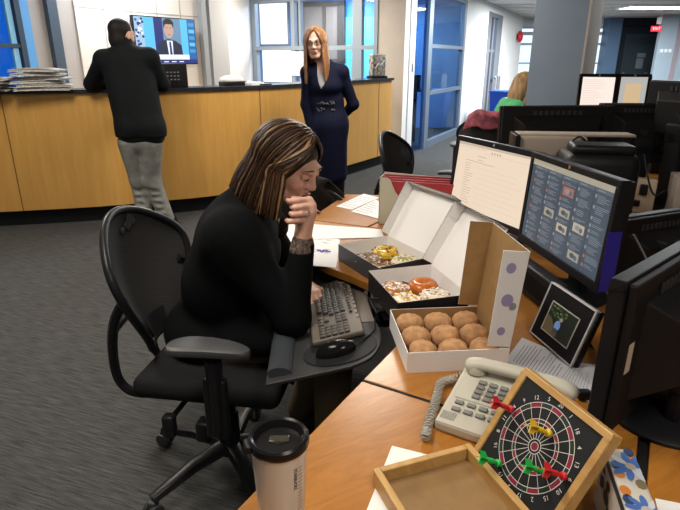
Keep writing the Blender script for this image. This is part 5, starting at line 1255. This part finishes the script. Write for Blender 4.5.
P += [cap(W_ + np.array((-.01, .01, .02)), kn[0] + np.array((-.03, .02, -.005)), .015, .011, .01), cap(kn[0] + np.array((-.03, .02, -.005)), kn[0] + np.array((-.046, .002, .004)), .0105, .008, .004)]
P += hand_prims(wrL, (.35, -.9, -.02), (0, 0, -1), (.5, .8, 0), 18, .95)
blob('body', P, .0042, M['skin'], t)
h.features(t, closed=True)
sw = mat('black_knit', (.0042, .0048, .0056), .9, bump=.3, bscale=220, spec=.08)
Sx = [ell((-.335, 1.735, .885), (.118, .19, .13)), ell((-.405, 1.74, .72), (.135, .18, .17)), ell((-.445, 1.74, .56), (.17, .205, .12)), ell((-.28, 1.735, .84), (.08, .15, .09)),
      cap((-.325, 1.585, .94), (-.325, 1.88, .94), .068, .068, .08), ell((-.365, 1.72, .82), (.115, .185, .19), None, .06), cap((-.32, 1.73, .99), (-.30, 1.73, 1.02), .078, .068, .03), cap(sR, elb, .062, .056, .09), cap(elb, W_ * .97 + np.array(elb) * .03 - np.array((0, 0, .012)), .056, .036, .03),
      cap(sL, elL, .066, .056), cap(elL, wrL, .052, .036), ell((-.26, 1.62, .60), (.16, .12, .07)), ell((-.26, 1.84, .6), (.16, .1, .07))]
Sx += [ell(np.array(h.p(-.01, 0, -.125)), (.062, .058, .03), h.R, .01, True)]
blob('sweater', Sx, .006, sw, t)
cuffm = mat('patterned_cuff', (.12, .085, .07), .8, var=.9, scale=120)
ca_ = np.array(wri); cb_ = np.array(elb); u_ = (ca_ - cb_) / np.linalg.norm(ca_ - cb_)
blob('cuff', [cap(ca_ - u_ * .03, ca_ - u_ * .008, .037, .034, .01)], .004, cuffm, t)
colm = mat('patterned_collar', (.05, .028, .024), .8, var=.9, scale=90)
b = MB(); b.tube([h.p(-.06, -.06, -.115), h.p(-.01, -.075, -.125), h.p(.04, -.045, -.145), h.p(.055, 0, -.165)], [.012, .014, .014, .012], 8, flat=.6); b.tube([h.p(.055, 0, -.165), h.p(.07, -.01, -.20), h.p(.075, -.01, -.23)], [.014, .016, .01], 8); b.build('collar', colm, t, world=True)
tro = mat('brown_corduroy', (.13, .09, .055), .85, bump=.3, bscale=90)
T_ = [ell((-.43, 1.74, .55), (.15, .19, .09))]
for y, kx_, ax_, ay in ((1.65, -.02, -.035, 1.62), (1.84, -.02, -.16, 1.90)): T_ += [cap((-.42, y, .55), (kx_, y - .02, .525), .09, .07), cap((kx_, y - .02, .525), (ax_, ay, .11), .068, .056)]
blob('trousers', T_, .007, tro, t)
for ax_, ay in ((-.035, 1.62), (-.16, 1.90)): blob('shoe', [cap((ax_ - .01, ay, .055), (ax_ + .06, ay - .005, .05), .045, .045), cap((ax_ + .06, ay - .005, .05), (ax_ + .15, ay - .015, .036), .042, .034), ell((ax_ + .06, ay, .012), (.13, .045, .012))], .006, mat('dark_shoe', (.03, .024, .02), .5), t)
hm = [mat('hair_dark_brown', (.03, .015, .008), .5, spec=.3), mat('hair_mid_brown', (.075, .038, .018), .5, spec=.3), mat('hair_blond_streak', (.24, .14, .065), .55, spec=.3)]
hb_ = [ell(h.p(-.02, 0, .022), (.104, .086, .1), h.R, .02), ell(h.p(-.05, 0, -.07), (.07, .083, .11), h.R, .03), ell(h.p(.115, 0, -.04), (.09, .085, .10), h.R, .012, True), ell(h.p(.08, 0, -.17), (.085, .085, .09), h.R, .015, True)]
hair = blob('hair', hb_, .005, hm[0], t)
locks(h, 560, .158, hm, 12, .012, 76, .0054, .10, True, .145, (-.03, .02)).build('hair_locks', hm, hair, world=True, smooth=60)
b = MB(); r_ = kn[2] * .55 + (kn[2] + np.array((-.030, -.020, .002))) * .45; q = Vector((-.030, -.020, .002)).to_track_quat('Z', 'Y').to_matrix()
b.lathe([(.0108, -.002), (.0118, -.002), (.0118, .002), (.0108, .002)], tuple(r_), 20, q); b.ell(r_ + np.array((.001, -.011, .003)), (.003, .003, .003), nu=8, nv=6); b.build('ring', M['chrome'], t, world=True)
# ---------------------------------------------------------------- woman standing by the counter
Y0 = 5.25
t = thing('person', 'standing woman in navy dress with long reddish blond hair and glasses', 'person', (-.08, Y0, 0))
hc = atY(315.5, 43.5, Y0 - .03); h = Head(hc, -97, 4, 1.13, 3)
sc_ = (-.145, Y0, 1.37)
def S_(x, y, z): return (x, Y0 + y, z)
shL, shR = S_(.015, 0, 1.335), S_(-.295, 0, 1.33); eL, eR = S_(.125, .04, 1.05), S_(-.315, .02, 1.05); wL, wR = S_(.015, .18, .92), S_(-.27, -.03, .82)
P = h.prims() + [cap(h.p(-.015, 0, -.06), S_(-.155, .01, 1.40), .052, .058, .03), cap(shL, shR, .05, .05, .05), ell(S_(-.13, 0, 1.24), (.15, .10, .16)), ell(S_(-.095, 0, 1.05), (.125, .09, .14)), ell(S_(-.10, 0, .9), (.15, .11, .13)),
     cap(shL, eL, .045, .038), cap(eL, wL, .036, .026), cap(shR, eR, .045, .038), cap(eR, wR, .036, .026)]
for x in (-.165, -.02): P += [cap(S_(x, 0, .88), S_(x, 0, .48), .07, .052), cap(S_(x, 0, .48), S_(x, .01, .09), .05, .036), cap(S_(x, 0, .06), S_(x - .01, -.13, .035), .034, .03)]
P += hand_prims(wL, (-.5, .5, -.6), (-.6, -.4, .2), (.3, -.3, -.4), 30, .9) + hand_prims(wR, (.1, -.2, -1), (1, 0, 0), (0, -1, .2), 30, .9)
blob('body', P, .0055, M['skin2'], t); h.features(t, M['skin2'])
navy = mat('navy_knit', (.0045, .006, .02), .85, bump=.2, bscale=150, spec=.12); grey = mat('grey_top', (.33, .32, .34), .8)
D = [cap(shL, shR, .058, .058, .05), cap(shL, S_(-.145, .01, 1.39), .055, .06, .05), cap(shR, S_(-.145, .01, 1.39), .055, .06, .05), ell(S_(-.135, 0, 1.25), (.168, .115, .15)), ell(S_(-.125, -.03, 1.21), (.14, .11, .09)), ell(S_(-.12, 0, 1.06), (.158, .11, .18)), ell(S_(-.10, 0, .88), (.178, .13, .22)), cap(S_(-.095, 0, .85), S_(-.072, 0, .40), .165, .14, .05),
     cap(shL, eL, .058, .05), cap(eL, wL, .05, .038), cap(shR, eR, .058, .05), cap(eR, wR, .05, .038), cap(S_(-.15, .02, 1.37), S_(-.15, .02, 1.41), .075, .068, .03)]
D += [ell(S_(-.075, 0, .29), (.25, .25, .06), None, .01, True), ell(S_(-.16, -.10, 1.42), (.062, .1, .075), None, .01, True)]
D += [cap(S_(-.165, -.12, 1.185), S_(-.155, -.10, 1.40), .006, .082, .008, True)]
blob('dress', D, .0055, navy, t)
blob('undershirt', [ell(S_(-.135, 0, 1.24), (.15, .107, .16)), ell(S_(-.13, -.022, 1.21), (.12, .108, .10)), ell(S_(-.16, -.10, 1.43), (.09, .1, .095), None, .01, True)], .006, grey, t)
b = MB(); rg = random.Random(8)
for k in range(34):
    x = -.25 + .20 * rg.random(); z = 1.045 + (.03 if k % 2 else -.03) + rg.uniform(-.012, .012); yy = Y0 - .108 * math.sqrt(max(.05, 1 - ((x + .10) / .145) ** 2)) - .012
    b.ell((x, yy, z), (.012, .006, .006), rotm('Y', rg.uniform(0, 180)), 8, 5)
b.build('lace_trim', mat('grey_lace', (.075, .072, .08), .8), t, world=True)
L_ = []
for x in (-.165, -.02): L_ += [cap(S_(x, 0, .70), S_(x, .01, .10), .08, .058)]
blob('leggings', L_, .008, mat('black_leggings', (.012, .012, .014), .8), t)
for x in (-.165, -.02): blob('shoe', [cap(S_(x, .02, .05), S_(x - .01, -.13, .04), .046, .036), ell(S_(x, -.05, .012), (.045, .12, .012))], .007, M['black'], t)
hm = [mat('hair_auburn', (.15, .062, .02), .5), mat('hair_red_blond', (.24, .11, .04), .5), mat('hair_golden', (.40, .24, .11), .5)]
hair = blob('hair', [ell(h.p(-.025, 0, .025), (.102, .086, .098), h.R, .02), ell(h.p(-.055, 0, -.10), (.055, .085, .16), h.R, .03), ell(h.p(.125, 0, -.03), (.075, .06, .09), h.R, .015, True)], .0065, hm[0], t)
locks(h, 460, .285, hm, 5, .012, 60, .0088, .22, True, .285, -.022).build('hair_locks', hm, hair, world=True, smooth=60)
b = MB()
for y in (-.031, .031): b.tube([h.p(.102, y + .024 * math.cos(a), .004 + .017 * math.sin(a)) for a in [2 * PI * k / 18 for k in range(18)]], .0026, 6, True)
b.tube([h.p(.102, -.008, .008), h.p(.106, 0, .01), h.p(.102, .008, .008)], .0024, 6)
for y in (-1, 1): b.tube([h.p(.102, y * .055, .008), h.p(.06, y * .077, .01), h.p(.0, y * .08, .006)], .0022, 6)
b.build('glasses', M['black'], t, world=True)
# ---------------------------------------------------------------- man at the counter seen from behind
t = thing('person', 'man in black shirt and grey jeans leaning on the counter, seen from behind', 'person', (-1.66, 4.74, 0))
hc = atY(122.5, 35, 4.88); h = Head(hc, 62, 6, 1.06)
hip = np.array(atY(141, 130, 4.70)); nk = np.array(atY(124, 47, 4.84)); sl_, sr_ = np.array(atY(104, 60, 4.82)), np.array(atY(149, 58, 4.82))
el_, er_ = np.array(atY(92, 84, 4.93)), np.array(atY(162, 84, 4.93)); wl_, wr_ = np.array((-1.95, 5.18, 1.245)), np.array((-1.60, 5.25, 1.245))
legs = [(np.array(atY(129, 143, 4.70)), np.array(atY(139, 180, 4.76)), (-1.75, 4.74, .10)), (np.array(atY(151, 143, 4.70)), np.array(atY(152, 180, 4.76)), (-1.57, 4.76, .10))]
mid = (hip + nk) / 2
P = h.prims() + [cap(h.p(-.02, 0, -.06), nk, .056, .06, .03), cap(sl_, sr_, .06, .06, .05), ell(mid + np.array((0, .01, .08)), (.15, .085, .22)), ell(hip, (.15, .10, .16)), cap(sl_, el_, .055, .045), cap(el_, wl_, .042, .03), cap(sr_, er_, .055, .045), cap(er_, wr_, .042, .03)]
for a, k, f in legs: P += [cap(a, k, .085, .06), cap(k, f, .056, .04), cap((f[0], f[1], .06), (f[0], f[1] + .16, .04), .038, .034)]
P += hand_prims(wl_, (.6, .7, -.05), (0, 0, -1), (.7, -.6, 0), 14) + hand_prims(wr_, (-.6, .7, -.05), (0, 0, -1), (-.7, -.6, 0), 14)
blob('body', P, .007, M['skin'], t); h.features(t)
shirt = mat('black_shirt', (.006, .007, .0085), .8, bump=.4, bscale=40, spec=.12)
hl, hr = np.array(atY(130, 128, 4.70)), np.array(atY(151, 128, 4.70))
Sx = [cap(sl_, sr_, .082, .082, .06), cap(sl_ * .72 + sr_ * .28 + np.array((0, 0, -.05)), hl, .125, .115, .06), cap(sr_ * .72 + sl_ * .28 + np.array((0, 0, -.05)), hr, .125, .115, .06), cap((sl_ + sr_) / 2 + np.array((0, .02, 0)), (hl + hr) / 2, .12, .12, .06),
      cap(hl, hl + np.array((0, 0, -.12)), .118, .122, .04), cap(hr, hr + np.array((0, 0, -.12)), .118, .122, .04),
      cap(sl_, el_, .078, .064), cap(el_, wl_, .062, .045), cap(sr_, er_, .078, .064), cap(er_, wr_, .062, .045), cap(nk + np.array((0, 0, -.03)), nk + np.array((0, .02, .03)), .08, .066, .05)]
hz = atY(141, 137.5, 4.58)[2]
Sx += [cap((hip[0], hip[1], hz - 3.0), (hip[0], hip[1], hz - 3.001), 3.0, 3.0, .006, True)]
blob('shirt', Sx, .007, shirt, t)
jeans = mat('grey_denim', (.2, .2, .185), .9, var=.3, scale=12, bump=.6, bscale=30)
J = [ell(hip + np.array((0, .02, -.07)), (.165, .112, .14))]
for a, k, f in legs: J += [cap(a, k, .094, .078), cap(k, f, .076, .068)]
for i, (a, k, f) in enumerate(legs):
    for q in range(5): u = .25 + .17 * q; c = np.array(k) * (1 - u) + np.array(f) * u; J.append(cap(c + np.array((-.09, -.07, .015 * (-1) ** q)), c + np.array((.09, -.07, -.015 * (-1) ** q)), .012, .01, .03, True))
J.append(cap(atY(140.5, 152, 4.56), atY(147.5, 208, 4.64), .03, .022, .03, True))
blob('jeans', J, .007, jeans, t)
for a, k, f in legs: blob('shoe', [cap((f[0], f[1] - .03, .05), (f[0], f[1] + .17, .045), .05, .042), ell((f[0], f[1] + .07, .012), (.05, .15, .012))], .008, M['black'], t)
blob('hair', [ell(h.p(-.026, 0, .036), (.1, .085, .088), h.R, .02), ell(h.p(-.06, 0, -.035), (.056, .072, .085), h.R, .02), ell(h.p(.115, 0, -.03), (.08, .09, .09), h.R, .015, True), cap(h.p(-.005, .095, -.03), h.p(-.005, -.095, -.03), .022, .022, .01, True)], .006, mat('hair_black', (.012, .010, .009), .6, bump=.6, bscale=90), t)
blob('belt', [cap(hip + np.array((-.09, 0, -.03)), hip + np.array((.09, 0, -.03)), .11, .11, .02)], .01, M['black'], t)
# ---------------------------------------------------------------- person in green behind the column
t = thing('person', 'seated person in green with wavy blond hair, half hidden by the pillar', 'person', (1.62, 5.45, .45))
hc = atY(525, 85, 5.6); h = Head(hc, 20, 12, .95); x, y, z = hc; x -= .07; z += .05
P = h.prims() + [cap(h.p(-.02, 0, -.06), (x, y, z - .22), .05, .055, .03), ell((x - .06, y, z - .36), (.13, .18, .2)), ell((x - .07, y, z - .62), (.13, .17, .16)), cap((x - .05, y - .18, z - .24), (x - .02, y - .23, z - .5), .045, .04), cap((x - .02, y - .23, z - .5), (x + .22, y - .2, z - .52), .038, .028), cap((x - .05, y + .18, z - .24), (x - .02, y + .23, z - .5), .045, .04), cap((x - .02, y + .23, z - .5), (x + .22, y + .2, z - .52), .038, .028)]
P += hand_prims((x + .22, y - .2, z - .52), (1, .1, 0), (0, 0, -1), (0, 1, 0), 20, .9) + hand_prims((x + .22, y + .2, z - .52), (1, -.1, 0), (0, 0, -1), (0, -1, 0), 20, .9)
for s in (-1, 1): P += [cap((x - .05, y + s * .1, .56), (x + .36, y + s * .1, .54), .08, .055), cap((x + .36, y + s * .1, .54), (x + .33, y + s * .1, .08), .05, .036), cap((x + .33, y + s * .1, .05), (x + .46, y + s * .1, .04), .034, .03)]
blob('body', P, .009, M['skin2'], t); h.features(t)
G = [ell((x - .065, y, z - .37), (.145, .2, .2)), ell((x - .07, y, z - .62), (.15, .19, .18)), cap((x - .05, y - .18, z - .25), (x - .05, y + .18, z - .25), .07, .07, .05)]
for s in (-1, 1): G += [cap((x - .05, y + s * .18, z - .25), (x - .02, y + s * .23, z - .5), .062, .055), cap((x - .02, y + s * .23, z - .5), (x + .18, y + s * .2, z - .52), .05, .04)]
blob('green_top', G, .009, mat('green_knit', (.05, .3, .11), .8), t)
blob('trousers', [cap((x - .07, y + s * .1, .55), (x + .36, y + s * .1, .54), .095, .07) for s in (-1, 1)] + [cap((x + .36, y + s * .1, .54), (x + .33, y + s * .1, .1), .066, .055) for s in (-1, 1)], .012, M['seatfab'], t)
hm = [mat('hair_sandy', (.24, .14, .055), .6, var=.5, scale=30, stretch=(1, 1, .2)), mat('hair_blond', (.26, .15, .06), .6), mat('hair_light_blond', (.42, .28, .13), .6)]
hair = blob('hair', [ell(h.p(-.02, 0, .022), (.11, .095, .105), h.R, .02), ell(h.p(-.07, 0, -.1), (.075, .1, .16), h.R, .03), ell(h.p(.125, 0, -.03), (.075, .06, .085), h.R, .015, True)], .008, hm[0], t)
locks(h, 130, .26, hm, 9, .0, 58, .012, .12, True, .2, .01).build('hair_locks', hm, hair, world=True, smooth=60)
# ================================================================ ceiling lights, daylight, camera
def fixture(label, x, y, w, d, power, col=(1, .93, .84), rz=0, tubes=False):
    t = thing('ceiling_light', label, 'ceiling light', (x, y, CEIL - .012), rad(rz), 'recessed ceiling lights')
    b = MB(); e = .03
    for px, py, sx, sy in ((0, d / 2, w, e), (0, -d / 2, w, e), (w / 2, 0, e, d), (-w / 2, 0, e, d)): b.box((px, py, -.004), (sx, sy, .03))
    b.build('frame', M['white'], t, smooth=None)
    b = MB()
    if tubes:
        for q in (-.25, .25): b.rbox((0, q * d, -.012), (w * .96, d * .22, .03), .008)
    else: b.box((0, 0, -.004), (w - e, d - e, .012))
    b.build('diffuser', M['lamp'] if tubes else M['diff'], t, smooth=None)
    L = bpy.data.lights.new('ceiling_lamp', 'AREA'); L.shape = 'RECTANGLE'; L.size = w * .9; L.size_y = d * .9; L.energy = power; L.color = col
    o = bpy.data.objects.new('ceiling_lamp', L); C.objects.link(o); o.location = (x, y, CEIL - .06); o.rotation_euler.z = rad(rz)
M['diff'] = emitm('lit_diffuser', (1, .96, .9), 3)
warm = (1, .90, .77); cool = (.93, .97, 1)
fixture('ceiling light panel above the seated woman', -.75, 1.15, .6, 1.2, 26, warm)
fixture('ceiling light panel above the aisle before the counter', -2.0, 3.3, .6, 1.2, 36, warm)
fixture('ceiling light panel above the space beside the empty chair', .3, 4.6, .6, 1.2, 60, warm)
fixture('ceiling light panel before the glazed wall', 2.3, 8.6, .6, 1.2, 110, cool)
fixture('ceiling light panel near the far windows', 4.9, 12.4, .6, 1.2, 300, cool)
fixture('twin tube ceiling light at the top right of the photo', 7.75, 14.2, 2.0, .8, 260, cool, 0, True)
fixture('ceiling light panel behind the counter near the television', -2.0, 6.0, .6, .9, 34, cool)
fixture('ceiling light panel behind the counter near the window wall', -.6, 7.9, .6, .9, 50, warm)
fixture('ceiling light panel in the blue room behind the window', *r2(.7, 1.0)[:2], .9, 1.2, 90, (.75, .88, 1), -25)
fixture('ceiling light panel in the meeting room behind the glass', 1.55, 11.2, .6, 1.0, 46, (.88, .94, 1), 0)
fixture('ceiling light panel in the side room', *w3(6.3, -.7)[:2], .6, .6, 30, (.7, .85, 1), 64)
fixture('added ceiling light panel above the near desk corner, brightening the seated woman', .7, -.3, .6, 1.2, 17, warm)  # added out of view to light the seated woman's face
fixture('added ceiling light panel beyond the pillar, brightening its right face', 3.6, 5.6, .6, 1.2, 30, cool)  # unseen lamp added to light the right side of the column
w = bpy.data.worlds.new('World'); bpy.context.scene.world = w; w.use_nodes = True
w.node_tree.nodes['Background'].inputs[0].default_value = (.72, .86, 1, 1); w.node_tree.nodes['Background'].inputs[1].default_value = 1.5
cam = bpy.data.cameras.new('Camera'); co = bpy.data.objects.new('Camera', cam); C.objects.link(co)
co.location = (0, 0, EYE); co.rotation_euler = (PI / 2 - TH, 0, 0); cam.sensor_width = 36; cam.lens = FPX / 680 * 36; cam.clip_start = .02; cam.clip_end = 100
sc_n = bpy.context.scene; sc_n.camera = co
vs_ = sc_n.view_settings; vs_.view_transform = 'Standard'; vs_.look = 'None'; vs_.gamma = 1; vs_.exposure = 0.2; vs_.use_curve_mapping = False
sc_n.cycles.use_denoising = True; sc_n.cycles.max_bounces = 6; sc_n.cycles.transparent_max_bounces = 12; sc_n.cycles.sample_clamp_indirect = 6
